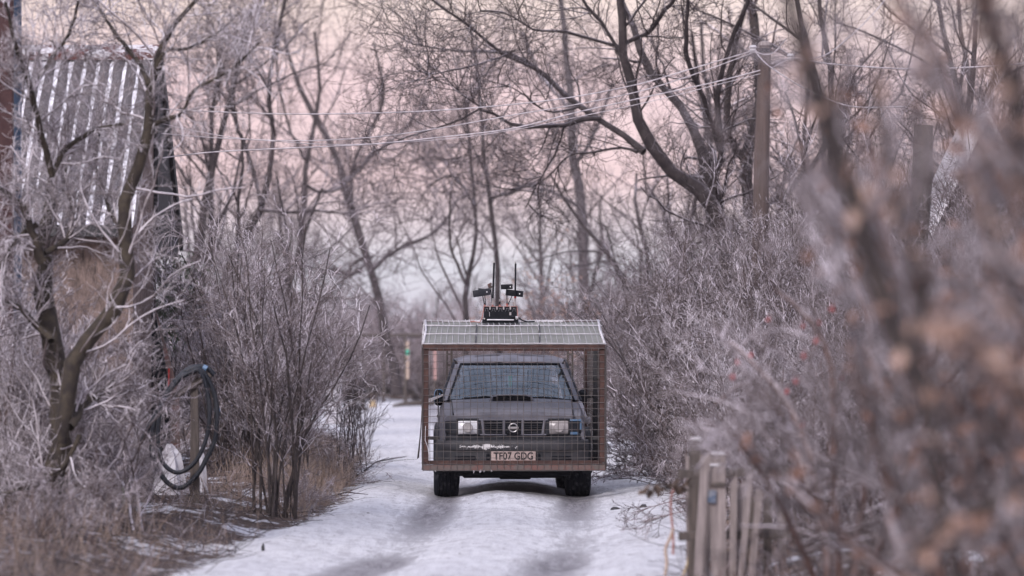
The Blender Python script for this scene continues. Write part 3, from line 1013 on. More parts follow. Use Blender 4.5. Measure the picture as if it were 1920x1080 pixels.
rw_ = random.Random(3)
WR = .0028
def wire_grid(mb, o, u, v, nu, nv, r=WR, jit=.003, bulge=0.0):
    """nu wires along v spaced over u, nv wires along u spaced over v"""
    o, u, v = Vector(o), Vector(u), Vector(v)
    nrm_ = u.cross(v).normalized()
    K = 8
    def P(a, c, off):
        return o + u * a + v * c + nrm_ * (off + bulge * math.sin(math.pi * a) * math.sin(math.pi * c))
    for i in range(nu + 1):
        ja = rw_.uniform(-.2, .2) / nu * .5
        mb.tube([P(min(max(i / nu + ja + rw_.uniform(-1, 1) * jit / u.length, 0), 1), k / K, r + rw_.uniform(-1, 1) * jit) for k in range(K + 1)], r * (1.25 if rw_.random() < .06 else 1), 4, False)
    for j in range(nv + 1):
        jb = rw_.uniform(-.2, .2) / nv * .5
        mb.tube([P(k / K, min(max(j / nv + jb + rw_.uniform(-1, 1) * jit / v.length, 0), 1), -r + rw_.uniform(-1, 1) * jit) for k in range(K + 1)], r, 4, False)

wm = MB(); wire_grid(wm, (-HWX, FY - .04, ZB - .012), (2 * HWX, 0, 0), (0, 0, ZT - ZB - .01), 27, 18)
wm.build('front_mesh', M['wire'], cage, smooth=True, recalc=False)
for sx in (-1, 1):
    wm = MB(); wire_grid(wm, (sx * (HWX + .014), FY, ZB), (0, RY_ - FY, 0), (0, 0, ZT - ZB), 58, 18)
    wire_grid(wm, (sx * (HWX + .014), .1, ZT), (0, RY_ - .1, 0), (0, 0, ZR - ZT), 44, 3)
    wm.build('side_mesh', M['wire'], cage, smooth=True, recalc=False)
wm = MB(); wire_grid(wm, (-HWX, .1, ZR + .005), (2 * HWX, 0, 0), (0, RY_ - .1, 0), 27, 44)
wm.build('roof_mesh', M['wire'], cage, smooth=True, recalc=False)
# sloping front roof: sheet under frosted mesh
A0 = (FY, ZT + .012); A1 = (-.25, 1.98); A2 = (.1, ZR)
sh = MB()
secs = []
for (y, z) in (A0, ((A0[0] + A1[0]) / 2, (A0[1] + A1[1]) / 2 + .006), A1, A2):
    row = []
    for u in range(-16, 17):
        row.append((HWX * .985 * u / 16, y, z + .006 * math.sin(u * 1.7) * .6))
    secs.append(row)
sh.loft(secs); sh.loft([[(x, y, z - .006) for x, y, z in s_] for s_ in secs])
sh.build('roof_sheet', M['sheet'], cage, smooth=True, recalc=False)
fmh = MB()
for i in range(32):
    x = -HWX + 2 * HWX * i / 31 + rw_.uniform(-.006, .006)
    lean = (rw_.uniform(-.01, .01) + .03 * x)
    fmh.tube([(x, FY - .01, A0[1] + .012), (x - lean * .3, (A0[0] + A1[0]) / 2, (A0[1] + A1[1]) / 2 + .024), (x - lean, A1[0], A1[1] + .018)], .0028, 5, False)
    fmh.tube([(x - lean, A1[0], A1[1] + .018), (x - lean + .012, A1[0] + .02, A1[1] + .035), (x - lean - .008, A2[0], A2[1] + .03)], .0042, 5, False)
for (y, z, r) in ((A1[0], A1[1] + .020, .008), ((A0[0] + A1[0]) / 2 - .02, (A0[1] + A1[1]) / 2 + .022, .0065), (FY, A0[1] + .012, .006), (A2[0], A2[1] + .02, .004)):
    fmh.tube([(-HWX - .01 + (2 * HWX + .02) * k / 10, y + rw_.uniform(-.005, .005), z + rw_.uniform(-.004, .004)) for k in range(11)], r, 5)
fmh.build('roof_front_mesh', M['wire_frost'], cage, smooth=True, recalc=False)
stp = MB()
for x in (-.435, .29):
    stp.bar((x, FY, A0[1] + .016), (x + .02, A1[0], A1[1] + .026), .016, .008)
stp.build('roof_strap', M['tar'], cage)
for sx in (-1, 1):
    # bent sides of the mesh at the ends of the roof
    em_ = MB()
    for k in range(7):
        t = k / 6
        y = FY + .02 + 1.15 * t
        z = A0[1] + (A2[1] - A0[1]) * t
        em_.tube([(sx * HWX, y, ZT - .02), (sx * (HWX + .012), y, (ZT + z) / 2 + .02), (sx * (HWX - .01), y, z + .025)], .006, 5)
    em_.tube([(sx * (HWX + .0), FY, A0[1]), (sx * (HWX - .03), -.5, A0[1] + .17), (sx * (HWX - .02), .1, A2[1] + .02)], .014, 6)
    em_.build('roof_end_mesh', M['wire_frost'], cage, smooth=True, recalc=False)
# loose flaps of mesh at the sides
fl = MB()
for i in range(6):
    t = i / 5
    fl.tube([(HWX + .02 + .02 * t * k / 6 + (.14 * (k / 6) ** 1.6) * (.35 + .65 * t), .55 + .3 * t, .90 - .36 * k / 6 - .02 * t * k / 6) for k in range(7)], .0032, 4)
for k in range(1, 7):
    s_ = k / 6
    fl.tube([(HWX + .02 + .02 * t * s_ + .14 * s_ ** 1.6 * (.35 + .65 * t), .55 + .3 * t, .90 - .36 * s_ - .02 * t * s_) for t in [i / 5 for i in range(6)]], .0032, 4)
fl.build('loose_mesh', M['wire'], cage, smooth=True, recalc=False)
fl = MB()
for i in range(5):
    t = i / 4
    fl.tube([(-HWX - .02 - .05 * (k / 6) ** 1.5 * (1 - .3 * t), -.5 + .35 * t, 1.02 - .55 * k / 6) for k in range(7)], .0032, 4)
for k in range(0, 7):
    s_ = k / 6
    fl.tube([(-HWX - .02 - .05 * s_ ** 1.5 * (1 - .3 * t), -.5 + .35 * t, 1.02 - .55 * s_) for t in [i / 4 for i in range(5)]], .0032, 4)
fl.build('loose_mesh', M['wire'], cage, smooth=True, recalc=False)
hk = MB()
hk.tube([(-1.0, FY - .05, .86), (-1.005, FY - .055, .70), (-.975, FY - .055, .62), (-.96, FY - .055, .52), (-.965, FY - .05, .47)], .004, 5)
hk.build('tie_wire', M['wire_frost'], cage)
for (px_, h_, w_) in ((884, .035, .010), (896, .03, .018), (903, .022, .012), (917, .02, .013), (812, .018, .01)):
    q = MB(); x_ = (px_ - 960) / 165.7
    q.tube([(x_, FY - .02, ZB - .002), (x_ + .006, FY - .02, ZB - .012), (x_, FY - .02, ZB - h_)], [w_, w_ * .9, w_ * .3], 7)
    q.build('snow_clump', M['board'], cage, smooth=True)
# flat white board lying on the cage roof
wb = MB(); wb.box((-.06, 2.75, ZR + .025), (1.48, 1.0, .036), bev=.006)
wbo = wb.build('roof_board', M['board'], None)
wbo.location = (CARX, CARY, CARZ); wbo.rotation_euler = (0, 0, YAW)
tag(wbo, 'flat white board lying on top of the wire cage behind the antennas', 'board')

# ================================================================== jammer box with antennas
JX, JY, JZ = -.138, -.06, 2.035
jam = empty('antenna_box', (CARX + JX + .002, CARY + JY, CARZ + JZ), YAW)
tag(jam, 'black electronic box with upright antennas and paddles standing on the cage roof', 'transmitter')
h = MB()
h.box((0, 0, .105), (.385, .14, .165), bev=.006)
h.box((0, -.005, .022), (.42, .15, .045), bev=.006)
hb = h.build('housing', M['black'], jam)
pr_ = MB(); pr_.box((0, -.0, .190), (.392, .143, .005)); pr_.build('top_plate', M['salmon'], hb)
mk = MB()
for x in (-.121, -.041, .037, .115):
    mk.box((x, -.0715, .172), (.017, .004, .036))
mk.box((.115, -.0715, .105), (.022, .004, .034))
mk.build('vents', M['lens_dull'], hb)
dt = MB()
for k in range(5):
    for dx in (-.012, .012):
        dt.box((-.16 + .08 * k + dx, -.0715, .150), (.005, .003, .004)); dt.box((-.16 + .08 * k + dx * 1.6, -.0715, .137), (.004, .003, .004)); dt.box((-.16 + .08 * k + dx * .6, -.0715, .166), (.008, .003, .003))
dt.box((-.127, -.0715, .10), (.004, .003, .05))
dt.build('markings', M['conc'], hb)
hn = MB(); hn.tube([(-.15, -.10, .035), (.15, -.10, .033)], .0075, 8)
for x in (-.15, .15): hn.bar((x, -.075, .034), (x, -.10, .034), .012, .012)
hn.build('handle', M['white'], hb)
bt = MB()
for x in (-.185, .185): bt.lathe_x([(0, 0), (0, .010), (.008, .010), (.008, 0)], (0, 0, 0), 10)
bt = MB()
for x in (-.187, .187): bt.tube([(x, -.078, .048), (x, -.088, .048)], .010, 8)
bt.build('bolt', M['chrome'], hb)
XS = [-.182, -.089, -.006, .079, .172]
for i, x in enumerate(XS):
    c_ = MB()
    c_.tube([(x, -.02, .194), (x, -.02, .212)], .011, 8)
    c_.build('connector', M['salmon' if i < 4 else 'chrome'], hb)
def whip(x, lean, top, redring=False):
    a = MB(); a.tube([(x, -.02, .21), (x + lean * .1, -.02, .285)], .0095, 8)
    ao = a.build('whip_antenna', M['chrome'], jam)
    s_ = MB(); s_.tube([(x + lean * .1, -.02, .285), (x + lean, -.02, top)], [.0115, .0105], 8)
    s_.build('rod', M['black'], ao)
    t_ = MB(); t_.tube([(x + lean, -.02, top), (x + lean, -.02, top + .018)], .010, 8); t_.build('tip', M['chrome'], ao)
    if redring:
        g_ = MB(); g_.tube([(x + lean * .12, -.02, .292), (x + lean * .13, -.02, .304)], .013, 8); g_.build('ring', M['red'], ao)
whip(-.089, .016, .70)
whip(.172, .006, .69, True)
def paddle(x, y, z, w, h_, ang, yaw, xb, m='black'):
    a = MB()
    rot = Euler((0, ang, yaw)).to_matrix()
    a.box((x, y, z), (w, .014, h_), (0, ang, yaw), .005, 2)
    ao = sm(a.build('paddle_antenna', M[m], jam), 40)
    s_ = MB(); s_.tube([(xb, -.02, .205), (xb + (x - xb) * .35, -.02, .26), (x + (xb - x) * .3, y + .012, z - h_ * .3)], [.0075, .006, .006], 6); s_.build('stem', M['black'], ao)
    d_ = MB(); d_.box(Vector((x, y, z)) + rot @ Vector((w * .3, -.009, 0)), (.012, .004, .014), (0, ang, yaw)); d_.build('mark', M['white'], ao)
paddle(-.218, -.03, .350, .205, .080, R(-9), R(6), -.182, 'trim')
paddle(-.185, .02, .372, .15, .05, R(6), R(-4), -.172)
paddle(-.118, .03, .432, .058, .062, R(-24), R(38), -.089, 'rust_grey')
paddle(.075, .0, .420, .138, .058, R(-2), 0, .079)
paddle(.165, .02, .345, .205, .072, R(6), R(-6), .085)
st = MB(); st.tube([(-.006, -.02, .21), (-.006, -.02, .25)], .009, 8); sto = st.build('stub_antenna', M['black'], jam)
st = MB(); st.tube([(-.006, -.02, .25), (-.006, -.02, .275)], .011, 8); st.build('cap', M['chrome'], sto)
st = MB(); st.tube([(.079, -.02, .212), (.079, -.02, .222)], .012, 8); st.build('ring', M['red'], sto)
cb = MB(); cb.tube([(-.19, -.06, .195), (-.20, -.07, .13), (-.215, -.075, .05), (-.24, -.08, .005), (-.29, -.08, .012), (-.345, -.085, .008)], .006, 6)
cb.tube([(-.30, -.08, .014), (-.35, -.09, .014)], .011, 6)
cb.tube([(.192, -.06, .195), (.198, -.07, .12), (.205, -.075, .06)], .005, 6)
cb.build('cable', M['salmon'], jam)
cb = MB(); cb.tube([(.11, -.078, .075), (.17, -.085, .065), (.21, -.08, .06), (.25, -.06, .03), (.31, -.05, .012), (.40, -.05, .015)], .0085, 8)
cb.build('power_cable', M['black'], jam)
cb = MB(); cb.tube([(.175, -.09, .065), (.205, -.085, .06)], .014, 8); cb.build('plug', M['white'], jam)

#@@PART2@@
# ================================================================== plants: prototypes
def rot_place(o, x, y, rz, s=1.0, sz=None, z=None):
    o.location = (x, y, (hz(x, y) if z is None else z) - .03)
    o.rotation_euler = (0, 0, rz)
    o.scale = (s, s, sz or s)
    return o


def make_tree(name, seed, h, r0, lean, forks, tw_mat, bark, dens=1.0, twig_r=.006, crown_lo=.25, wig=.16):
    """bare tree: trunk and limbs in one mesh, twigs in another"""
    rng = np.random.default_rng(seed)
    n = forks
    S = np.zeros((n, 3)); S[:, :2] = rng.normal(size=(n, 2)) * .10 * (n > 1)
    D = np.stack([rng.normal(size=n) * lean, rng.normal(size=n) * lean, np.ones(n)], 1)
    L0 = h * .78 * rng.uniform(.75, 1.05, n); L0[0] = h * .8
    R0 = r0 * rng.uniform(.6, 1.0, n); R0[0] = r0
    P, Rd = walk(rng, S, D, L0, R0, 9, wig * .8, .10, .28)
    Rd[:, 0] *= 1.25
    lev = grow(rng, P, Rd, L0, [
        lv(int(9 * dens), (28, 62), .46, .55, .018, 7, wig, .07, tmin=crown_lo, tip=.3, sides=5),
        lv(7, (25, 62), .58, .5, .008, 6, wig * 1.2, .05, tmin=.12, tip=.4, sides=4),
        lv(4, (28, 66), .62, .5, twig_r * .8, 5, .2, .03, tmin=.1, tip=.6, sides=3),
        lv(2, (28, 66), .66, .7, twig_r * .6, 4, .2, .02, tmin=.1, tip=.7, sides=3)], 7)
    root = empty(name, (0, 0, 0))
    np_mesh('trunk', *join([tubes(*lev[0]), tubes(*lev[1])]), bark, root)
    np_mesh('crown', *join([tubes(*l) for l in lev[2:]]), tw_mat, root)
    return root


def make_shrub(name, seed, h, n, spread, mats, twig_r=.0035, arch=-.03, dens=1.0, r0=.014, leafs=0, leaf_mat=None, leaf_size=.05, fine=True):
    rng = np.random.default_rng(seed)
    S = np.zeros((n, 3)); S[:, :2] = rng.normal(size=(n, 2)) * .16
    a = rng.uniform(0, 2 * np.pi, n); k = np.abs(rng.normal(size=n)) * spread
    D = np.stack([np.cos(a) * k, np.sin(a) * k, np.ones(n)], 1)
    L0 = h * rng.uniform(.6, 1.1, n)
    R0 = r0 * rng.uniform(.5, 1.15, n)
    P, Rd = walk(rng, S, D, L0, R0, 8, .09, arch, .35)
    levs = [lv(int(8 * dens), (18, 52), .42, .5, twig_r * 1.3, 6, .13, .02, tmin=.18, tip=.5, sides=3),
            lv(int(6 * dens), (22, 62), .48, .6, twig_r, 4, .17, .01, tmin=.15, tip=.7, sides=3)]
    if fine: levs.append(lv(4, (25, 70), .5, .8, twig_r * .8, 3, .2, 0, tmin=.15, tip=.75, sides=3))
    lev = grow(rng, P, Rd, L0, levs, 5)
    root = empty(name, (0, 0, 0))
    np_mesh('stems', *tubes(*lev[0]), mats[0], root)
    np_mesh('twigs', *join([tubes(*l) for l in lev[1:]]), mats[1], root)
    if leafs:
        ends = lev[-1][0].reshape(-1, 3)
        V, F = leaves(rng, ends[rng.integers(0, len(ends), leafs)], leaf_size)
        np_mesh('leaves', V, F, leaf_mat, root, smooth=False)
    return root


def fit_poly(pts, K):
    """smooth resample of (x,y,z,r) points to K samples"""
    p = np.array(pts, dtype=float)
    t = np.concatenate([[0], np.cumsum(np.linalg.norm(np.diff(p[:, :3], axis=0), axis=1))])
    t /= t[-1]
    # Catmull-Rom through the points
    out = []
    for u in np.linspace(0, 1, K):
        i = min(np.searchsorted(t, u, side='right') - 1, len(p) - 2)
        i = max(i, 0)
        f = (u - t[i]) / max(t[i + 1] - t[i], 1e-9)
        p0, p1, p2, p3 = p[max(i - 1, 0)], p[i], p[i + 1], p[min(i + 2, len(p) - 1)]
        out.append(.5 * ((2 * p1) + (-p0 + p2) * f + (2 * p0 - 5 * p1 + 4 * p2 - p3) * f * f + (-p0 + 3 * p1 - 3 * p2 + p3) * f ** 3))
    return np.array(out)


def traced_tree(name, Y, limbs, seed, bark, tw, label, levels, group=None, thick=1.0, depth=.5, cat='tree', sides=8, rough=.06):
    """limbs: lists of (px, py, width_px[, dY]); each limb wanders a little in depth"""
    rng = np.random.default_rng(seed)
    K = 14
    Ps, Rs = [], []
    for L in limbs:
        q = []
        y = L[0][3] if len(L[0]) > 3 else 0.0
        drift = rng.uniform(-depth, depth)
        for i, e in enumerate(L):
            dy = e[3] if len(e) > 3 else y + drift * i / max(len(L) - 1, 1)
            x_, y_, z_ = at(e[0], e[1], Y + dy)
            q.append((x_, y_, z_, e[2] * .5 * (Y + dy) / FPX * thick))
        s = fit_poly(q, K)
        Ps.append(s[:, :3]); Rs.append(np.maximum(s[:, 3], .002))
    P = np.array(Ps); Rd = np.array(Rs)
    Rd *= 1 + rng.normal(size=Rd.shape) * rough
    P[:, 1:-1] += rng.normal(size=P[:, 1:-1].shape) * Rd[:, 1:-1, None] * .25
    Ln = np.linalg.norm(np.diff(P, axis=1), axis=-1).sum(1)
    base = P[0, 0].copy(); base[2] = hz(base[0], base[1])
    lev = grow(rng, P - base, Rd, Ln, levels, sides)
    root = empty(name, tuple(base))
    tag(root, label, cat, group)
    np_mesh('trunk', *tubes(*lev[0]), bark, root)
    np_mesh('crown', *join([tubes(*l) for l in lev[1:]]), tw, root)
    return root


# ------------------------------------------------------------------ left: big forked tree close to the lane
T = [
    [(88, 1085, 62), (98, 1010, 52), (106, 900, 46), (116, 800, 42), (108, 715, 40), (92, 640, 38), (80, 560, 34), (80, 480, 30), (86, 400, 24), (99, 325, 17)],
    [(110, 830, 34), (122, 760, 32), (138, 690, 32), (158, 640, 32), (205, 595, 30), (236, 550, 30), (232, 480, 27), (230, 425, 25), (245, 340, 24), (268, 280, 23), (280, 215, 20), (285, 150, 15), (300, 85, 12), (330, 40, 9), (372, -5, 7)],
    [(278, 160, 10), (262, 120, 9), (230, 80, 8), (200, 40, 6), (172, -10, 5)],
    [(99, 330, 14), (75, 240, 11), (55, 165, 10), (40, 120, 9), (25, 65, 8), (10, 5, 6)],
    [(99, 325, 12), (125, 280, 10), (165, 250, 9), (200, 238, 8), (235, 234, 6)],
    [(80, 490, 22), (62, 440, 16), (42, 385, 13), (18, 368, 10), (-30, 330, 8)],
    [(84, 475, 12), (130, 440, 10), (135, 380, 8), (118, 350, 6), (128, 300, 4)],
    [(285, 236, 11), (306, 227, 10), (342, 210, 8), (362, 170, 7), (402, 148, 6), (440, 125, 5), (486, 80, 4)],
    [(128, 800, 24), (150, 765, 20), (170, 750, 18), (192, 735, 15), (214, 716, 12)],
    [(150, 815, 9), (120, 870, 9), (75, 905, 8), (20, 922, 7), (-40, 930, 6)],
    [(96, 640, 14), (60, 600, 12), (10, 560, 10), (-50, 520, 8)],
    [(70, 420, 12), (40, 440, 9), (0, 500, 8), (-40, 560, 6)],
    [(284, 150, 8), (310, 95, 7), (350, 92, 6), (410, 60, 5), (450, 22, 3)],
    [(60, 170, 9), (90, 120, 8), (130, 60, 7), (150, -10, 6)],
    [(232, 440, 9), (200, 380, 7), (180, 300, 6), (190, 230, 4)],
]
traced_tree('forked_tree', 26.5, T, 4, M['bark_near'], M['twig_white'],
            'big forked bare tree with a split mossy trunk in front of the corrugated roof shed', [
                lv(19, (30, 75), .28, .36, .0060, 8, .17, .02, tmin=.10, tip=.5, sides=4, rmax=.011, lmin=.55),
                lv(8, (28, 65), .5, .55, .0036, 6, .2, .02, tmin=.12, tip=.6, lmin=.22),
                lv(5, (28, 65), .55, .7, .0026, 4, .2, .01, tmin=.12, tip=.6, lmin=.10)], depth=1.0)
# low arching rimed shoots from the same side
T = [
    [(-20, 1075, 9), (-5, 960, 8), (40, 800, 7), (110, 745, 6), (170, 690, 5), (182, 660, 4)],
    [(270, 1040, 10), (262, 960, 9), (250, 880, 8), (225, 800, 7), (190, 740, 6), (150, 690, 5)],
    [(20, 1080, 9), (20, 980, 8), (70, 860, 7), (160, 790, 6), (240, 700, 5), (300, 655, 4)],
    [(250, 1020, 9), (240, 930, 8), (205, 870, 7), (182, 830, 5)],
    [(185, 900, 7), (225, 850, 7), (260, 760, 6), (272, 690, 5), (270, 640, 4), (330, 590, 3)],
    [(180, 890, 7), (205, 810, 6), (235, 780, 5), (250, 700, 4)],
]
traced_tree('arching_shrub', 27.5, T, 14, M['twig_white'], M['twig'],
            'heavily rimed low shrub with pale arching shoots around the foot of the forked tree', [
                lv(11, (25, 75), .42, .6, .0042, 8, .15, .02, tmin=.12, tip=.5, sides=4),
                lv(8, (25, 62), .55, .7, .0032, 5, .16, .0, tmin=.12, tip=.6),
                lv(4, (25, 60), .55, .8, .0026, 4, .15, .0, tmin=.15, tip=.6)], depth=1.2, cat='shrub', sides=5, thick=.7)

# ------------------------------------------------------------------ right: leaning big tree behind the pole
T = [
    [(1372, 700, 50), (1362, 560, 46), (1350, 430, 42), (1325, 375, 41), (1290, 338, 40), (1240, 300, 36), (1205, 245, 30), (1192, 185, 28), (1172, 120, 24), (1170, 60, 22), (1160, -20, 20)],
    [(1207, 285, 20), (1165, 248, 18), (1126, 226, 18), (1086, 200, 17), (1058, 175, 15), (1022, 142, 14), (990, 118, 12), (955, 98, 10), (905, 97, 8), (865, 97, 6), (810, 90, 5), (765, 80, 4), (742, 66, 3), (700, 60, 2)],
    [(1126, 222, 15), (1100, 222, 14), (1060, 233, 12), (1000, 238, 11), (960, 232, 10), (925, 212, 8), (902, 203, 7), (870, 222, 6), (802, 245, 5), (750, 262, 4), (700, 285, 3)],
    [(1195, 285, 9), (1160, 277, 7), (1110, 287, 6), (1070, 290, 5), (1035, 325, 4), (1000, 350, 3)],
    [(1358, 520, 36), (1345, 400, 33), (1328, 330, 30), (1312, 270, 27), (1290, 225, 24), (1262, 187, 22), (1232, 150, 21), (1200, 100, 19), (1185, 40, 16), (1150, -30, 14)],
    [(1002, 128, 9), (960, 110, 9), (905, 72, 9), (880, 48, 8), (855, 32, 8), (820, 8, 7), (790, -20, 6)],
    [(1180, 140, 10), (1140, 60, 9), (1100, 10, 9), (1080, -30, 8)],
    [(1168, 90, 10), (1060, 60, 8), (1000, 55, 6), (950, 25, 5), (900, 20, 4)],
    [(960, 98, 6), (930, 110, 5), (880, 125, 5), (830, 135, 4), (795, 138, 3), (755, 105, 2)],
    [(905, 203, 5), (870, 180, 4), (840, 150, 3), (820, 130, 2)],
    [(1172, 80, 14), (1215, 60, 12), (1255, 10, 11), (1290, -30, 10)],
    [(1330, 350, 18), (1352, 290, 16), (1345, 200, 14), (1360, 110, 13), (1385, 40, 12), (1410, -20, 11)],
    [(1352, 290, 14), (1325, 200, 13), (1290, 110, 12), (1290, 0, 10)],
    [(1085, 200, 7), (1030, 210, 5), (985, 180, 4), (950, 160, 3), (900, 150, 2)],
    [(1060, 233, 5), (1040, 290, 5), (1010, 340, 4), (985, 390, 3)],
]
traced_tree('leaning_tree', 50, T, 8, M['bark_far'], M['twig_dark'],
            'large bare tree behind the utility pole whose dark crooked limbs reach left over the lane', [
                lv(10, (28, 68), .26, .40, .010, 8, .19, .03, tmin=.15, tip=.35, sides=4, rmax=.026, lmin=1.3),
                lv(5, (28, 66), .55, .5, .0055, 6, .22, .02, tmin=.15, tip=.5, lmin=.75),
                lv(4, (30, 68), .6, .6, .0042, 5, .24, .02, tmin=.15, tip=.6, lmin=.42),
                lv(1, (30, 68), .66, .75, .0030, 4, .24, .01, tmin=.2, tip=.6, lmin=.25)], depth=3.0, sides=8, thick=.70)

# ------------------------------------------------------------------ far trees standing behind the fence
FARL = [
    lv(10, (28, 60), .40, .45, .014, 7, .15, .04, tmin=.15, tip=.35, sides=4, rmax=.035, lmin=2.0),
    lv(6, (26, 64), .6, .5, .009, 6, .2, .03, tmin=.15, tip=.5, lmin=1.1),
    lv(3, (28, 66), .62, .6, .0070, 5, .22, .03, tmin=.15, tip=.6, lmin=.6),
    lv(1, (28, 66), .66, .75, .0055, 4, .22, .02, tmin=.1, tip=.6, lmin=.3)]
FT = [
    ('crooked_tree', 88, 'crooked dark trunk bending left behind the fence, upright tree left of the cage', [
        [(540, 745, 20), (575, 640, 18), (572, 560, 16), (560, 490, 15), (566, 420, 15), (572, 350, 13), (575, 290, 12), (590, 230, 10), (600, 160, 8), (590, 60, 6)],
        [(575, 590, 10), (600, 520, 9), (625, 505, 9), (660, 515, 8), (700, 480, 7)],
        [(572, 345, 8), (600, 360, 7), (640, 350, 6), (690, 300, 5), (720, 230, 4)],
        [(562, 460, 8), (520, 560, 7), (470, 620, 6)], [(572, 300, 7), (540, 230, 6), (520, 140, 5), (525, 60, 4)]]),
    ('slanting_tree', 96, 'grey slanting tree behind the fence with a broad fork left of the antennas', [
        [(745, 740, 24), (720, 600, 22), (700, 520, 20), (680, 460, 19), (662, 400, 18), (645, 340, 17), (632, 290, 15), (600, 230, 13), (560, 160, 10), (530, 60, 8)],
        [(700, 505, 11), (740, 470, 9), (790, 450, 8), (830, 420, 7), (860, 370, 5)],
        [(660, 400, 10), (660, 320, 9), (690, 250, 8), (720, 180, 7), (700, 80, 5)],
        [(690, 480, 8), (650, 510, 7), (620, 600, 6)], [(645, 340, 9), (700, 290, 7), (760, 240, 6), (800, 180, 5)]]),
    ('slender_tree', 74, 'slender tree with a low v-shaped fork directly left of the antennas', [
        [(872, 740, 14), (874, 596, 13), (874, 531, 12), (889, 478, 9), (893, 427, 8), (890, 380, 8), (886, 330, 7), (880, 270, 6), (870, 180, 5)],
        [(874, 533, 8), (860, 500, 7), (847, 470, 6), (843, 420, 5), (845, 360, 4)], [(890, 385, 6), (860, 340, 6), (840, 330, 5), (800, 350, 4)]]),
    ('tall_thin_tree', 80, 'tall thin dark tree rising straight behind the left whip antenna', [
        [(938, 740, 14), (932, 560, 13), (934, 478, 12), (922, 418, 11), (919, 368, 10), (911, 324, 10), (905, 280, 9), (900, 200, 8), (890, 100, 6), (880, 20, 5)],
        [(920, 370, 7), (960, 362, 6), (1000, 345, 5), (1060, 355, 4)], [(910, 320, 6), (870, 240, 5), (850, 170, 4)]]),
    ('grey_tree', 92, 'thick pale grey trunk between the antennas and the utility pole', [
        [(1122, 760, 42), (1112, 640, 38), (1100, 540, 34), (1094, 450, 32), (1088, 380, 31), (1076, 300, 28), (1072, 200, 24), (1060, 100, 20), (1050, -10, 16)],
        [(1088, 390, 12), (1040, 360, 10), (985, 350, 9), (940, 340, 6)], [(1080, 310, 12), (1120, 240, 10), (1150, 150, 8)], [(1074, 210, 12), (1020, 150, 10), (980, 60, 8)]]),
    ('low_branch_tree', 70, 'dark tree leaning right over the bushes in front of the shed end, far left', [
        [(400, 640, 22), (425, 510, 20), (460, 440, 18), (488, 390, 16), (505, 330, 13), (512, 240, 11), (505, 170, 10), (515, 90, 9), (537, -10, 8)],
        [(486, 392, 10), (520, 398, 8), (600, 395, 6), (640, 400, 4)], [(488, 385, 10), (470, 300, 9), (440, 220, 8), (420, 120, 6)],
        [(506, 170, 7), (470, 110, 6), (440, 60, 5), (430, 10, 4)]]),
]
for i, (nm, Y, lab, T) in enumerate(FT):
    traced_tree(nm, Y, T, 40 + i, M['bark_pale'] if nm == 'grey_tree' else M['bark_far'], M['twig_far'], lab, FARL, depth=2.5, sides=7, thick=.62 if nm == 'grey_tree' else .85)

# ------------------------------------------------------------------ generic trees, copied
protos = [make_tree('bare_tree', 61, 11, .15, .10, 1, M['twig_far'], M['bark_far'], 1.1, .0075),
          make_tree('bare_tree', 62, 10, .12, .18, 3, M['twig_far'], M['bark_far'], .9, .0075, .2, .2),
          make_tree('bare_tree', 63, 12, .16, .12, 2, M['twig_far'], M['bark_far'], 1.0, .008, .15, .18)]
used = set()
def place(proto, x, y, rz, s, label, group, cat):
    if proto.name in used:
        o = copy_tree(proto)
    else:
        o = proto; used.add(proto.name)
    rot_place(o, x, y, rz, s)
    tag(o, label, cat, group)
    return o

pr = random.Random(9)
LABF = 'bare rimed tree in the hazy belt of trees beyond the fence'
for i in range(17):
    y = pr.uniform(116, 155)
    px = -60 + 2040 * (i + pr.uniform(-.4, .4)) / 17
    if 600 < px < 940: continue
    place(protos[i % 3], (px - 960) / FPX * y, y, pr.uniform(0, 6.3), pr.uniform(.75, 1.15), LABF, 'trees beyond the fence', 'tree')
for i, (px, y, s) in enumerate([(470, 62, .72), (330, 70, .9), (1010, 118, .9)]):
    place(protos[(i + 1) % 3], (px - 960) / FPX * y, y, pr.uniform(0, 6.3), s, 'bare rimed tree left of the lane behind the shed and shrubs' if i < 2 else LABF,
          'trees left behind the shrubs' if i < 2 else 'trees beyond the fence', 'tree')
for i in range(10):
    y = pr.uniform(122, 150); px = 600 + 520 * (i + pr.uniform(-.4, .4)) / 10
    place(protos[i % 3], (px - 960) / FPX * y, y, pr.uniform(0, 6.3), pr.uniform(.42, .58), 'small rimed tree low behind the fence in the middle of the view', 'small trees behind the fence', 'tree')
LABR = 'bare rimed tree in the thicket right of the utility pole'
for i, (px, y, s) in enumerate([(1450, 64, .85), (1540, 58, .8), (1640, 54, .85), (1720, 60, .9), (1800, 50, .8), (1900, 56, .85), (1960, 46, .8), (1260, 72, .9), (1400, 78, 1.0)]):
    place(protos[i % 3], (px - 960) / FPX * y, y, pr.uniform(0, 6.3), s, LABR if i < 7 else 'bare rimed tree behind the limbs of the leaning tree',
          'trees right of the pole' if i < 7 else 'trees behind the leaning tree', 'tree')
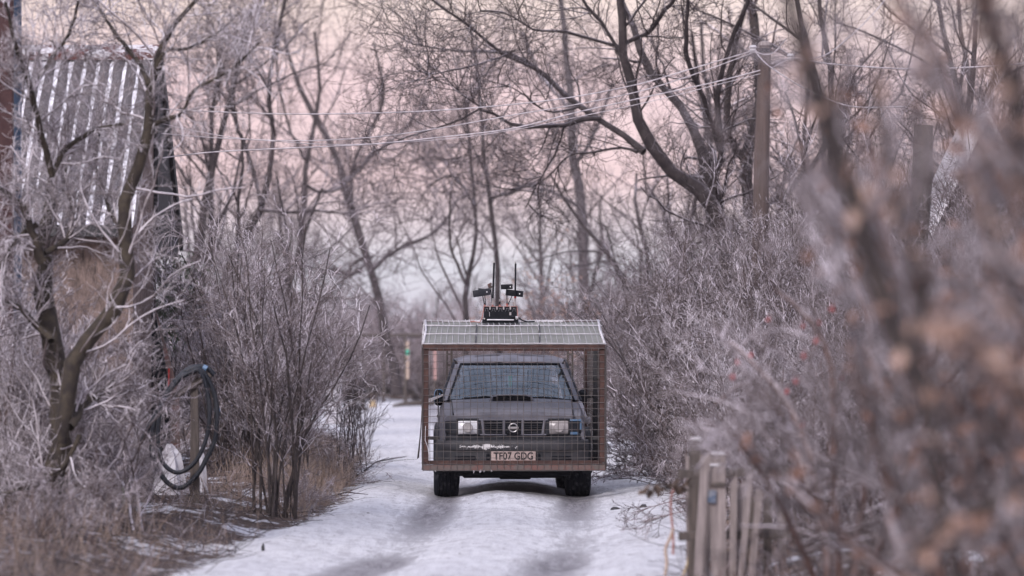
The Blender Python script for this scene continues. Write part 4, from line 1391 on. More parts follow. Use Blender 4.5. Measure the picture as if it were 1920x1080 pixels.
# dark tree in the right thicket near the pole
T = [
    [(1490, 640, 34), (1440, 480, 30), (1410, 420, 24), (1400, 300, 22), (1425, 200, 20), (1420, 90, 18), (1400, -10, 16)],
    [(1410, 425, 16), (1440, 385, 14), (1500, 340, 12), (1560, 250, 10), (1600, 150, 8)],
    [(1405, 310, 16), (1365, 250, 14), (1370, 130, 12), (1395, 20, 10)],
    [(1440, 480, 12), (1385, 432, 10), (1350, 440, 8), (1300, 460, 5)],
]
traced_tree('dark_tree', 56, T, 77, M['bark_dark'], M['twig'], 'dark twisted tree half hidden by the wooden utility pole', [
    lv(12, (30, 65), .3, .42, .012, 6, .18, .04, tmin=.12, tip=.4, sides=4),
    lv(8, (28, 65), .5, .55, .006, 5, .18, .03, tmin=.15, tip=.5),
    lv(6, (28, 65), .5, .65, .0045, 4, .2, .02, tmin=.15, tip=.6),
    lv(4, (28, 65), .5, .75, .0035, 3, .2, .02, tmin=.15, tip=.6)], depth=2.0)

# ------------------------------------------------------------------ shrubs
shr = {
    'dark': make_shrub('dark_stemmed_shrub', 101, 2.9, 18, .19, (M['bark_dark'], M['twig']), .0040, .01, 1.0, .020),
    'rime': make_shrub('rimed_shrub', 102, 2.6, 26, .42, (M['twig'], M['twig_white']), .0038, -.03, 1.0, .013),
    'tall': make_shrub('tall_rimed_shrub', 103, 3.7, 24, .30, (M['bark_far'], M['twig']), .0042, -.01, 1.1, .018),
    'low': make_shrub('low_bramble', 104, 1.3, 34, .95, (M['twig_red'], M['twig']), .0035, -.12, 1.0, .008),
    'far': make_shrub('far_shrub', 105, 3.0, 26, .40, (M['bark_far'], M['twig_pale']), .009, -.02, 1.0, .02, fine=False),
    'upright': make_shrub('upright_shoots', 106, 1.5, 16, .16, (M['twig_dark'], M['twig_dark']), .0035, .05, .5, .010, fine=False),
    'leafy': make_shrub('leafy_shrub', 107, 4.4, 9, .16, (M['bark_far'], M['twig_far']), .006, .02, .8, .02, 900, M['leaf_tan'], .075),
    'mid': make_shrub('rimed_thicket_shrub', 108, 3.0, 26, .38, (M['twig'], M['twig']), .0050, -.03, 1.0, .015),
}
sused = set()
def shrub(kind, px, y, s, label, group=None, rz=None):
    p = shr[kind]
    if kind in sused: o = copy_tree(p)
    else: o = p; sused.add(kind)
    x = (px - 960) / FPX * y
    rot_place(o, x, y, pr.uniform(0, 6.3) if rz is None else rz, s)
    tag(o, label, 'shrub', group)
    if group is None and 'group' in o: del o['group']
    return o

# left of the lane
shrub('dark', 512, 31.2, .92, 'dark stemmed shrub in dry grass at the inner bend of the snowy lane')
shrub('dark', 556, 37, .62, 'dark stemmed shrub with branches leaning right toward the cage')
shrub('dark', 455, 39, .95, 'dark stemmed shrub just right of the coiled black hose')
shrub('upright', 655, 44, 1.0, 'cluster of straight dark shoots on the snow edge left of the cage')
shrub('upright', 672, 50, .8, 'short dark shoots behind the other upright shoots near the white block')
shrub('rime', 515, 42, .72, 'dense rimed shrub in front of the white block')
shrub('rime', 470, 40, 1.1, 'dense rimed shrub between the hose post and the white block')
shrub('rime', 430, 43, 1.0, 'rimed shrub behind the coiled black hose')
shrub('tall', 450, 52, .95, 'tall rimed shrub right of the tarred shed end')
shrub('tall', 520, 58, .72, 'tall rimed shrub left of the white block')
G_ = 'rimed shrubs along the left verge'
for (k, px, y, s) in [('rime', 190, 30.5, .42), ('rime', 60, 30, .9), ('rime', -10, 28, .8), ('mid', 110, 34, .55), ('rime', 262, 31.5, .34), ('rime', 20, 33, .7), ('mid', 215, 36.8, .42),
                      ('rime', 330, 46, 1.0), ('mid', 420, 66, 1.0)]:
    shrub(k, px, y, s, 'rimed shrub in the tangled left verge around the shed', G_)
# right of the lane
shrub('tall', 1290, 47, .98, 'tall rimed shrub left of the utility pole standing closest to it')
shrub('tall', 1225, 53, .95, 'tall rimed shrub midway between cage and utility pole')
shrub('leafy', 1045, 76, .95, 'slim shrub still holding orange brown leaves right of the antennas')
shrub('leafy', 1005, 84, .85, 'slim brown leaved shrub behind the right whip antenna')
shrub('low', 1235, 42, 1.05, 'low brown bramble spilling onto the right snow edge beyond the cage')
shrub('low', 1310, 38, 1.0, 'low bramble behind the plank fence')
shrub('low', 1180, 60, 1.0, 'low bramble far down the right lane edge')
for (px, y, s, lab) in ((70, 25.2, .5, 'low rust tinted bramble in the left bottom corner'), (190, 26.5, .5, 'low bramble between the forked tree and the short rotten post'), (560, 33.2, .4, 'low bramble in the dry grass by the lane'), (640, 40, .5, 'low bramble at the foot of the upright shoots')):
    shrub('low', px, y, s, lab)
G_ = 'rimed shrubs of the right thicket'
for (k, px, y, s) in [('tall', 1360, 50, 1.0), ('mid', 1340, 42, .9), ('mid', 1180, 62, .9), ('tall', 1420, 45, .95), ('mid', 1440, 38, .85), ('tall', 1500, 42, 1.0), ('mid', 1560, 36, .85),
                      ('tall', 1590, 44, 1.05), ('tall', 1680, 42, 1.1), ('mid', 1660, 34, .85), ('tall', 1770, 38, 1.0), ('mid', 1760, 31, .8), ('tall', 1860, 36, 1.05), ('mid', 1860, 29, .8),
                      ('tall', 1940, 33, 1.0), ('tall', 1470, 54, 1.1), ('tall', 1560, 56, 1.15), ('tall', 1660, 52, 1.2), ('tall', 1760, 50, 1.2), ('tall', 1860, 48, 1.2), ('tall', 1950, 44, 1.2),
                      ('rime', 1480, 33, .7), ('rime', 1390, 36, .75), ('low', 1420, 31, 1.0), ('low', 1500, 28, 1.0), ('low', 1600, 26, 1.0), ('low', 1720, 25, 1.0), ('low', 1850, 24, 1.0), ('tall', 1290, 64, 1.0), ('mid', 1130, 78, .9)]:
    shrub(k, px, y, s, 'rimed shrub in the dense thicket right of the lane', G_)
# behind the fence
G_ = 'dense shrubs behind the fence'
for i in range(56):
    y = pr.uniform(110.5, 140)
    px = 380 + 900 * (i + pr.uniform(-.4, .4)) / 56
    shrub('far', px, y, pr.uniform(.75, 1.25), 'dark dense shrub in the thicket right behind the fence', G_)
for i in range(16):
    y = pr.uniform(72, 100)
    px = 320 + 100 * pr.random() if i % 2 else 1135 + 420 * pr.random()
    shrub('far', px, y, pr.uniform(.8, 1.1), 'far rimed shrub beside the lane short of the fence', 'far shrubs beside the lane')

# ------------------------------------------------------------------ right foreground: branches very close to the lens
rng = np.random.default_rng(15)
FG = [
    ('near_branch_shrub', 8.2, 'blurred shrub close to the viewer with two thick slanting grey stems', [
        [(1790, 1100, 18), (1745, 800, 26), (1690, 650, 36), (1640, 500, 40), (1600, 380, 40), (1560, 260, 38), (1520, 150, 34), (1490, 40, 30), (1470, -60, 26)],
        [(1700, 680, 30), (1730, 560, 26), (1690, 420, 22), (1660, 300, 18), (1640, 150, 14)],
        [(1960, 920, 34), (1880, 930, 34), (1820, 960, 32), (1740, 1010, 28), (1700, 1080, 24)]], 420),
    ('near_leafy_shrub', 7.0, 'blurred shrub at the right frame edge holding pale tan leaves', [
        [(1990, 700, 50), (1960, 500, 46), (1930, 300, 44), (1890, 150, 40), (1850, 20, 36), (1830, -60, 34)],
        [(1950, 400, 28), (1880, 260, 26), (1790, 190, 22), (1730, 90, 20), (1690, -20, 18)],
        [(1985, 650, 24), (1900, 560, 22), (1860, 400, 20), (1840, 300, 16)],
        [(2000, 850, 24), (1900, 720, 22), (1830, 640, 18), (1760, 600, 14)]], 520),
]
NEARL = [lv(14, (25, 70), .26, .45, .0035, 6, .13, .03, tmin=.05, tip=.5, sides=4),
         lv(7, (25, 60), .5, .55, .0022, 4, .15, .02, tmin=.1, tip=.6),
         lv(3, (25, 60), .5, .7, .0018, 3, .15, .02, tmin=.2, tip=.6)]
for k, (nm, Y, lab, T, nl) in enumerate(FG):
    o = traced_tree(nm, Y, T, 90 + k, M['bark_dark'], M['twig'], lab, NEARL, depth=.8, cat='shrub', thick=1.0)
    cr_ = o.children[1]
    co = np.empty(len(cr_.data.vertices) * 3); cr_.data.vertices.foreach_get('co', co)
    V, F = leaves(rng, co.reshape(-1, 3)[rng.integers(0, len(co) // 3, int(nl * .55))], .048)
    np_mesh('leaves', V, F, M['leaf_tan'], o, smooth=False)
# more blurred brush between the near stems and the thicket
for (nm, Y, lab, x0, n_, sd) in (('near_brush_shrub', 10.5, 'blurred many stemmed brush filling the right edge behind the two thick near stems', 1750, 9, 201), ('near_brush_shrub', 13.5, 'blurred brush left of the right edge brush, above the plank fence end', 1740, 9, 202), ('near_brush_shrub', 12.0, 'blurred low brush in the bottom right corner', 1720, 11, 203)):
    r2 = random.Random(sd)
    T = []
    for i in range(n_):
        bx = x0 + 330 * r2.random(); tx = bx - 190 + 420 * (r2.random() - .5); ty = r2.uniform(30, 620) if sd != 203 else r2.uniform(560, 860)
        mx_, my_ = bx * .5 + tx * .5 + r2.uniform(-110, 110), (1150 + ty) / 2
        w = r2.uniform(9, 20)
        T.append([(bx, 1180, w), (mx_, my_, w * .8), (tx, ty, w * .35)])
    o = traced_tree(nm, Y, T, sd, M['twig_red'] if sd != 201 else M['bark_far'], M['twig'] if sd != 203 else M['twig_dark'], lab, [
        lv(10, (25, 65), .30, .5, .0032, 6, .14, .02, tmin=.1, tip=.5, sides=3),
        lv(6, (25, 62), .5, .6, .0022, 4, .17, .01, tmin=.1, tip=.6),
        lv(4, (25, 62), .5, .75, .0018, 3, .17, .0, tmin=.15, tip=.6)], depth=1.2, cat='shrub', sides=5)
    co = np.empty(len(o.children[1].data.vertices) * 3); o.children[1].data.vertices.foreach_get('co', co)
    V, F = leaves(rng, co.reshape(-1, 3)[rng.integers(0, len(co) // 3, 560)], .036)
    np_mesh('leaves', V, F, M['leaf_rust'], o, smooth=False)
# a rose bush with red hips a little farther away
T = [
    [(1560, 1120, 16), (1530, 900, 14), (1480, 760, 12), (1420, 690, 9), (1370, 640, 6)], [(1580, 1120, 16), (1560, 860, 14), (1560, 700, 12), (1520, 600, 9), (1450, 540, 6)],
    [(1600, 1120, 16), (1620, 900, 14), (1640, 760, 12), (1630, 620, 9), (1600, 520, 6)], [(1570, 1120, 14), (1500, 860, 12), (1440, 740, 10), (1390, 720, 7), (1340, 760, 5)],
    [(1620, 1120, 16), (1700, 880, 14), (1760, 740, 12), (1800, 640, 9), (1830, 560, 6)], [(1640, 1120, 14), (1740, 950, 12), (1830, 860, 10), (1900, 800, 7)],
    [(1540, 1120, 14), (1470, 960, 12), (1400, 850, 10), (1360, 800, 7), (1300, 790, 5)],
]
ro = traced_tree('rose_bush', 17.5, T, 97, M['twig_red'], M['twig'], 'thorny rimed bush carrying red rose hips behind the blurred near branches', [
    lv(11, (25, 70), .36, .5, .005, 6, .16, .02, tmin=.15, tip=.5, sides=4),
    lv(8, (25, 65), .5, .6, .0035, 5, .18, .0, tmin=.15, tip=.6),
    lv(5, (25, 65), .5, .75, .0028, 4, .2, .0, tmin=.15, tip=.6)], depth=1.6, cat='shrub', sides=5)
for (px, py) in [(1408, 667), (1383, 680), (1374, 708), (1475, 735), (1507, 668), (1506, 612), (1535, 605), (1530, 640), (1578, 708), (1505, 797), (1492, 716), (1440, 600), (1560, 580)]:
    hp = MB()
    c = Vector(at(px, py, 17.5 + pr.uniform(-1, 1))) - ro.location
    hp.lathe_x([(-.014, 0), (-.012, .007), (-.004, .0115), (.005, .0105), (.012, .006), (.017, .003), (.018, 0)], (0, 0, 0), 10)
    q_ = Euler((pr.uniform(0, 6), pr.uniform(.8, 2.2), 0)).to_matrix()
    hp.v = [tuple(Vector(v_) @ q_ + c) for v_ in hp.v]
    hp.tube([c, c + Vector((.004, 0, .03))], .0012, 4)
    hp.build('rose_hip', M['berry'], ro, smooth=True)

# ------------------------------------------------------------------ shed with corrugated roof, left
sx_ = -4.47
shed = empty('shed', (-8.0, 40, .15)); tag(shed, 'old shed with snow streaked corrugated roof and brown stucco wall behind the forked tree', 'shed')
SO = Vector(shed.location)
RX0, RX1 = -11.8, sx_ + .07
ap = (40.0, 5.42); ev = (37.45, 3.18)
o = MB()
NXR = int((RX1 - RX0) / PITCH * 8)
secs = []
for j in range(5):
    t = j / 4
    y = ap[0] + (ev[0] - ap[0]) * t; z = ap[1] + (ev[1] - ap[1]) * t
    step = .045 * (1 if t >= .5 else 0)
    secs.append([(RX0 + (RX1 - RX0) * i / NXR - SO.x, y - SO.y, z - step + .032 * -math.cos(2 * math.pi * (RX0 + (RX1 - RX0) * i / NXR - SO.x) / PITCH) - SO.z) for i in range(NXR + 1)])
secs.insert(2, [(x, y + .01, z + .045) for x, y, z in secs[2]])
o.loft(secs)
o.build('roof', M['roof'], shed, smooth=True, recalc=False)
o = MB(); o.loft([[(RX0 - SO.x, 40 - SO.y + d, 5.40 - SO.z + h_) for d, h_ in ((-.16, -.10), (-.17, -.02), (-.05, .10), (.05, .10), (.17, -.02))], [(RX1 + .03 - SO.x, 40 - SO.y + d, 5.40 - SO.z + h_) for d, h_ in ((-.16, -.10), (-.17, -.02), (-.05, .10), (.05, .10), (.17, -.02))]], caps=True)
o.build('ridge_cap', M['ridge'], shed)
o = MB()
def gy(z): return ap[0] + (ev[0] - ap[0]) * (ap[1] - z) / (ap[1] - ev[1])
# stucco walls: front and the near half of the gable, 25 cm thick
fw = 37.75
o.loft([[(RX0 + .2 - SO.x, fw - SO.y, -.3), (sx_ - SO.x, fw - SO.y, -.3), (sx_ - SO.x, 39.9 - SO.y, -.3), (sx_ - .25 - SO.x, 39.9 - SO.y, -.3), (sx_ - .25 - SO.x, fw + .25 - SO.y, -.3), (RX0 + .2 - SO.x, fw + .25 - SO.y, -.3)],
        [(RX0 + .2 - SO.x, fw - SO.y, 3.25 - SO.z), (sx_ - SO.x, fw - SO.y, 3.25 - SO.z), (sx_ - SO.x, 39.9 - SO.y, 5.1 - SO.z), (sx_ - .25 - SO.x, 39.9 - SO.y, 5.1 - SO.z), (sx_ - .25 - SO.x, fw + .25 - SO.y, 3.35 - SO.z), (RX0 + .2 - SO.x, fw + .25 - SO.y, 3.35 - SO.z)]], closed=True, caps=True)
o.build('wall', M['stucco'], shed)
o = MB()
for k in range(12):
    y0 = 39.92 + k * .205; y1 = y0 + .195
    z1 = 5.34 - (y0 - 40) * .88; z0 = 2.92
    o.box((sx_ + .03 - SO.x, (y0 + y1) / 2 - SO.y, (z0 + z1) / 2 - SO.z), (.045, .195, z1 - z0), (0, 0, 0), .004)
o.box((sx_ - .05 - SO.x, 41.2 - SO.y, 3.0 - SO.z), (.10, 2.7, .12), bev=.01)
o.build('board_cladding', M['tar'], shed)
o = MB(); o.bar((sx_ + .08 - SO.x, 39.95 - SO.y, 5.36 - SO.z), (sx_ + .08 - SO.x, 42.5 - SO.y, 3.10 - SO.z), .05, .16, .005)
o.bar((RX0 - SO.x, 42.5 - SO.y, 3.05 - SO.z), (sx_ + .1 - SO.x, 42.5 - SO.y, 3.05 - SO.z), .12, .08, .005)
o.loft([[(RX0 - SO.x, 40.02 - SO.y, 5.36 - SO.z), (RX0 - SO.x, 42.5 - SO.y, 3.12 - SO.z)], [(RX1 - SO.x, 40.02 - SO.y, 5.36 - SO.z), (RX1 - SO.x, 42.5 - SO.y, 3.12 - SO.z)]])
o.build('far_roof_slope', M['tar'], shed)
o = MB(); o.box((sx_ - .3 - SO.x, 42.3 - SO.y, 1.4 - SO.z), (.12, .12, 3.2), bev=.01); o.build('post', M['wood_dark'], shed)
o = MB(); o.box((-8.1 - SO.x, 37.45 - SO.y, 3.08 - SO.z), (7.2, .05, .14), bev=.005); o.build('eave_board', M['tar'], shed)

# posts at the left frame edge
for (nm, px, w, y, top, mt, lab) in (('steel_post', 8, 34, 34, -80, 'redpost', 'wide red painted post at the left frame edge beside the blue post'), ('blue_post', 33, 13, 34.4, -60, 'bluepost', 'narrow blue painted post between the red post and the forked tree')):
    x = (px - 960) / FPX * y
    e_ = empty(nm, (x, y, hz(x, y))); tag(e_, lab, 'post')
    ww = w / FPX * y
    z1 = EYE - (top - HZ) / FPX * y - hz(x, y)
    o = MB(); o.box((0, 0, z1 / 2 - .1), (ww, .1, z1 + .2), bev=.008); o.build('shaft', M[mt], e_)
    o = MB(); o.box((0, 0, z1 - .02), (ww + .02, .12, .03), bev=.004); o.build('cap', M['rust'], e_)
    o = MB()
    for zz in (.8, 2.0, 3.2): o.box((0, -.055, zz), (ww * .8, .02, .05), bev=.004)
    o.build('cleat', M['rust'], e_)
x, y = -5.4, 34.8
e_ = empty('grey_drum', (x, y, 2.0)); 
o = MB(); o.lathe_x([(-.35, 0), (-.35, .10), (-.3, .115), (.3, .115), (.35, .10), (.35, 0)], (0, 0, 0), 20)
od = sm(o.build('drum', M['conc'], e_), 40)
o = MB(); o.box((0, 0, -1.02), (.08, .08, 1.86), bev=.005); o.build('stand', M['wood_dark'], e_)
tag(e_, 'pale grey pipe section on a stand near the left frame edge', 'pipe')

# black sheet at the shed corner
e_ = empty('folded_tarpaulin', (-4.22, 38.6, hz(-4.22, 38.6))); tag(e_, 'black folded panel with grey edge and red strip standing at the shed corner', 'panel')
o = MB(); o.loft([[(-.13, 0, .0), (.10, .02, .0), (.10, .08, .0), (-.13, .06, .0)], [(-.13, 0, 1.05), (.09, .02, 1.05), (.09, .08, 1.05), (-.13, .06, 1.05)], [(-.13, 0, 2.02), (-.09, .02, 1.98), (-.09, .08, 1.98), (-.13, .06, 2.02)]], closed=True, caps=True)
o.build('sheet', M['black'], e_)
o = MB(); o.loft([[(.10, 0, 0.), (.22, .03, 0.), (.22, .07, 0.), (.10, .06, 0.)], [(.09, 0, 1.1), (.20, .03, 1.0), (.20, .07, 1.0), (.09, .06, 1.1)], [(-.08, .0, 2.0), (-.05, .03, 1.9), (-.05, .07, 1.9), (-.08, .06, 2.0)]], closed=True, caps=True)
o.build('edge_panel', M['rust_grey'], e_)
o = MB(); o.bar((.085, -.02, 1.30), (.075, -.02, .92), .035, .02, .004); o.build('strip', M['red'], e_)

# evergreen climber
rng = np.random.default_rng(33)
c = np.array(at(322, 565, 42.6)); n = 2300
pts = rng.normal(size=(n, 3)) * np.array([.22, .22, .36])
pts = pts[np.linalg.norm(pts / np.array([.40, .40, .62]), axis=1) < 1.25]
pts = pts + .10 * np.stack([vnoise(pts[:, 2] * 9, pts[:, 1] * 9, .8, 3)] * 3, 1)
base = (c[0], c[1], hz(c[0], c[1]))
iv = empty('evergreen_climber', base); tag(iv, 'green leaved evergreen climber beneath the tarred shed end', 'climber')
pts[:, 2] += c[2] - base[2]
V, F = leaves(rng, pts, .058, .3); np_mesh('foliage', V, F, M['leaf_green'], iv, smooth=False)
S = np.zeros((7, 3)); S[:, 0] = rng.normal(size=7) * .05
P, Rd = walk(rng, S, np.stack([rng.normal(size=7) * .12, rng.normal(size=7) * .12, np.ones(7)], 1), np.full(7, c[2] - base[2] + .5), np.full(7, .016), 9, .08, .03, .4)
np_mesh('stems', *tubes(P, Rd, 5), M['bark_dark'], iv)

# ------------------------------------------------------------------ hose on a post
Yh = 31.0
def hp_(px, py, dy=0): return at(px, py, Yh + dy)
x, y, _ = hp_(365, 700)
pw = empty('wooden_post', (x, y, hz(x, y))); tag(pw, 'weathered dark wooden post on which the black hose hangs', 'post')
o = MB(); zt = EYE - (690 - HZ) / FPX * Yh - hz(x, y)
o.loft([[(-.045, -.04, -.1), (.045, -.04, -.1), (.045, .04, -.1), (-.045, .04, -.1)], [(-.036, -.035, zt * .6), (.04, -.035, zt * .6), (.04, .04, zt * .6), (-.036, .04, zt * .6)], [(-.035, -.035, zt), (.033, -.035, zt - .03), (.033, .04, zt - .03), (-.035, .04, zt)]], closed=True, caps=True)
o.build('shaft', M['wood_dark'], pw)
o = MB(); o.bar((-.26, -.05, zt - .32), (.16, -.05, zt - .06), .05, .06, .01); o.tube([(-.22, -.06, zt - .30), (-.30, -.07, zt - .27)], .04, 8); o.build('crosspiece', M['wood_dark'], pw)
hs = empty('hose_coil', (x, y - .06, hz(x, y))); tag(hs, 'black hose coiled in big loops over the wooden post', 'hose')
HO = Vector(hs.location)
st_ = [
    [(402, 703), (388, 690), (372, 687), (348, 695), (322, 724), (302, 760), (280, 800), (262, 832)],
    [(350, 697), (372, 690), (392, 715), (406, 760), (404, 820), (386, 862), (370, 890), (345, 913), (322, 911), (300, 888), (285, 850), (288, 800), (300, 760), (330, 712), (352, 700)],
    [(352, 702), (372, 694), (386, 722), (393, 775), (386, 825), (366, 866), (340, 885), (320, 882), (302, 860), (296, 810), (306, 755), (335, 712), (354, 700)],
]
for i, q in enumerate(st_):
    s4 = fit_poly([(*Vector(hp_(px, py, -.06 - .04 * i)), 0) for px, py in q], 60)
    o = MB(); o.tube([Vector(v[:3]) - HO for v in s4], .024 if i < 2 else .021, 8)
    sm(o.build('hose_strand', M['hose'], hs), 60)
o = MB()
for (px, py, a) in ((384, 690, .5), (407, 769, 1.5)):
    c_ = Vector(hp_(px, py, -.08)) - HO
    d_ = Vector((math.cos(a), 0, -math.sin(a))) * .02
    o = MB(); o.tube([c_ - d_, c_ + d_], .029, 8); o.build('tie', M['blue'], hs)
# white sacks behind the post
for i, (px, py, w, h_, lab) in enumerate(((318, 880, .17, .62, 'tall frosted white sack behind the hose post, left of it'), (376, 895, .07, .5, 'narrow frosted white sack behind the hose post, right of it'))):
    x, y, z = at(px, py, 33.2)
    e_ = empty('white_sack', (x, y, hz(x, y))); tag(e_, lab, 'sack')
    rr = np.random.default_rng(i); o = MB(); secs = []
    top = EYE - ((832 if i == 0 else 838) - HZ) / FPX * 33.2 - hz(x, y)
    for k in range(7):
        t = k / 6; s1 = w * (1.15 - .75 * t) * (.35 if k == 6 else 1)
        secs.append([(s1 * math.cos(a) * (1 + .16 * math.sin(5 * a + 2 * t) + .10 * rr.normal()), s1 * .7 * math.sin(a) * (1 + .1 * rr.normal()), -.06 + (top + .06) * t) for a in [2 * math.pi * j / 24 for j in range(24)]])
    o.loft(secs[:-1], closed=True, caps=True); sm(o.build('body', M['conc'], e_), 60)
    q = MB(); q.loft(secs[-2:], closed=True, caps=True); sm(q.build('tied_top', M['conc'], e_), 60)
# stakes
for (nm, px, y, top, w, mt, lab) in (('green_stake', 231, 30, 905, .018, 'leaf_green', 'thin green stake in the dry grass right of the forked tree'), ('short_post', 245, 29, 895, .045, 'wood_dark', 'short dark rotten post beside the thin green stake')):
    x = (px - 960) / FPX * y; z0 = hz(x, y); zt = EYE - (top - HZ) / FPX * y
    o = MB(); o.tube([(0, 0, -.1), (.008, 0, (zt - z0) * .5), (.0, .01, zt - z0 - .02), (0, .01, zt - z0)], [w * 1.1, w, w * .95, w * .5], 7)
    ob = o.build(nm, M[mt]); ob.location = (x, y, z0); tag(ob, lab, 'stake' if 'stake' in nm else 'post')

# ------------------------------------------------------------------ things on the far snow
x, y, _ = at(626, 790, 72)
e_ = empty('concrete_block', (x, y, hz(x, y))); tag(e_, 'white frosted upright block on the snow left of the lane in front of the fence', 'block')
zt = EYE - (716 - HZ) / FPX * 72
o = MB(); o.box((0, 0, zt / 2), (.36, .32, zt), (0, 0, .1), .03, 2); o.build('block', M['conc'], e_)
o = MB(); o.box((0, 0, zt + .02), (.34, .3, .05), (0, 0, .1), .02, 2); o.build('snow_cap', M['white'], e_)
o = MB(); o.box((.33, .1, .25), (.20, .3, .62), (0, .05, .1), .03); o.build('step', M['conc'], e_)
x, y, _ = at(672, 766, 92)
e_ = empty('broken_chair', (x, y, hz(x, y))); tag(e_, 'dark brown broken wooden chair lying on a board on the far snow', 'chair')
o = MB(); o.box((0, 0, .04), (.55, .5, .07), bev=.01); o.build('board', M['wood_dark'], e_)
for (a, b_) in (((-.12, 0, .05), (-.06, 0, .55)), ((.10, 0, .05), (.16, .05, .58)), ((.12, .2, .05), (.17, .25, .55))):
    o = MB(); o.bar(a, b_, .09, .08, .01); o.build('leg', M['wood_dark'], e_)
o = MB(); o.box((.06, .1, .58), (.34, .34, .08), (0, .15, 0), .015); o.build('seat', M['trim'], e_)
x, y, _ = at(699, 762, 98)
o = MB(); secs = [[(.13 * (1 - t * .35) * math.cos(a), .1 * (1 - t * .35) * math.sin(a), .22 * t) for a in [2 * math.pi * k / 12 for k in range(12)]] for t in (0, .5, .85, 1)]
o.loft(secs, closed=True, caps=True); ob = sm(o.build('yellow_bucket', M['yellow']), 50); ob.location = (x, y, hz(x, y)); tag(ob, 'small pale yellow bucket on the far snow right of the broken chair', 'bucket')
x, y, _ = at(772, 758, 100)
o = MB(); o.tube([(-.6, 0, .03), (-.2, .05, .10), (.25, 0, .12), (.7, .1, .10)], [.04, .07, .08, .06], 8); ob = sm(o.build('fallen_log', M['wood_dark']), 60); ob.location = (x, y, hz(x, y)); tag(ob, 'dark fallen log on the far snow left of the cage', 'log')

# fence across the end of the lane
YF = 109
fx0, fx1 = -9.2, 2.2
fe = empty('pipe_fence', ((fx0 + fx1) / 2, YF, 0)); tag(fe, 'long dark pipe fence with wire mesh across the far end of the lane', 'fence')
cx = (fx0 + fx1) / 2
z1 = EYE - (630 - HZ) / FPX * YF
o = MB(); o.tube([(fx0 - cx, 0, z1), (0, 0, z1 + .02), (fx1 - cx, 0, z1)], .06, 8); o.build('rail', M['wood_dark'], fe)
for px in (486, 545, 600, 645, 720, 760, 815, 870, 930, 1000, 1065):
    x = (px - 960) / FPX * YF
    o = MB(); o.tube([(x - cx, 0, -.1), (x - cx, 0, z1 + (.12 if px == 760 else .02))], .06 if px == 760 else .045, 8); po_ = o.build('post', M['wood_dark'], fe)
o = MB()
for i in range(70):
    xx_ = fx0 + (fx1 - fx0) * i / 69 - cx
    o.tube([(xx_, .03, .1), (xx_, .03, z1 - .03)], .006, 3, False)
for k in range(14):
    o.tube([(fx0 - cx, .03, .12 + (z1 - .2) * k / 13), (fx1 - cx, .03, .12 + (z1 - .2) * k / 13)], .006, 3, False)
o.build('wire_mesh', M['wood_dark'], fe, recalc=False)
for (px, nm, segs, lab) in ((763, 'marker_board', ((640, 655, 'white'), (655, 666, 'green'), (666, 673, 'white'), (676, 711, 'white')), 'white and green painted marker board on the far fence post left of the cage'),
                            (815, 'pink_board', ((655, 712, 'pink'),), 'narrow pinkish board on the far fence seen through the cage')):
    x = (px + 1 - 960) / FPX * (YF - .15)
    e_ = empty(nm, (x, YF - .15, 1.2)); tag(e_, lab, 'marker')
    for (a, b_, mt) in segs:
        za, zb = [EYE - (v - HZ) / FPX * (YF - .15) - 1.2 for v in (a, b_)]
        o = MB(); o.box((0, 0, (za + zb) / 2), (.10, .05, za - zb - .004), bev=.004); o.build('painted_panel', M['pale_stick' if mt == 'white' else ('green' if mt == 'green' else 'pink')], e_)

# ------------------------------------------------------------------ utility pole and wires
Yp = 44
x, y, _ = at(1427, 700, Yp)
up = empty('utility_pole', (x, y, hz(x, y))); tag(up, 'weathered brown wooden utility pole rising from the shrubs right of the lane', 'utility pole')
UO = Vector(up.location)
def pp(px, py, dy=0): return Vector(at(px, py, Yp + dy)) - UO
o = MB(); o.tube([pp(1420, 960), pp(1424, 540), pp(1428, 300), pp(1433, 130), pp(1434, 84)], [.125, .116, .106, .090, .085], 16)
sm(o.build('shaft', M['pole'], up), 50)
o = MB(); o.tube([pp(1434, 86), pp(1434, 80), pp(1434, 77)], [.096, .085, .03], 14); sm(o.build('frost_cap', M['wood_grey'], up), 60)
o = MB(); o.tube([pp(1433, 99), pp(1433, 92)], .112, 14); o.build('band', M['black'], up)
o = MB(); o.tube([pp(1444, 94, -.08), pp(1462, 97, -.1), pp(1478, 106, -.12)], .02, 6); o.tube([pp(1424, 95, -.08), pp(1414, 94, -.1)], .02, 6); o.build('bracket', M['rust'], up)
for (px, py) in ((1482, 108), (1412, 92)):
    o = MB(); c_ = pp(px, py, -.12)
    o.lathe_x([(-.05, 0), (-.05, .035), (-.02, .05), (.0, .035), (.02, .055), (.05, .035), (.05, 0)], (0, 0, 0), 12)
    o.v = [(c_.x + v_[1], c_.y + v_[2], c_.z + v_[0]) for v_ in o.v]
    sm(o.build('insulator', M['porcelain'], up), 50)
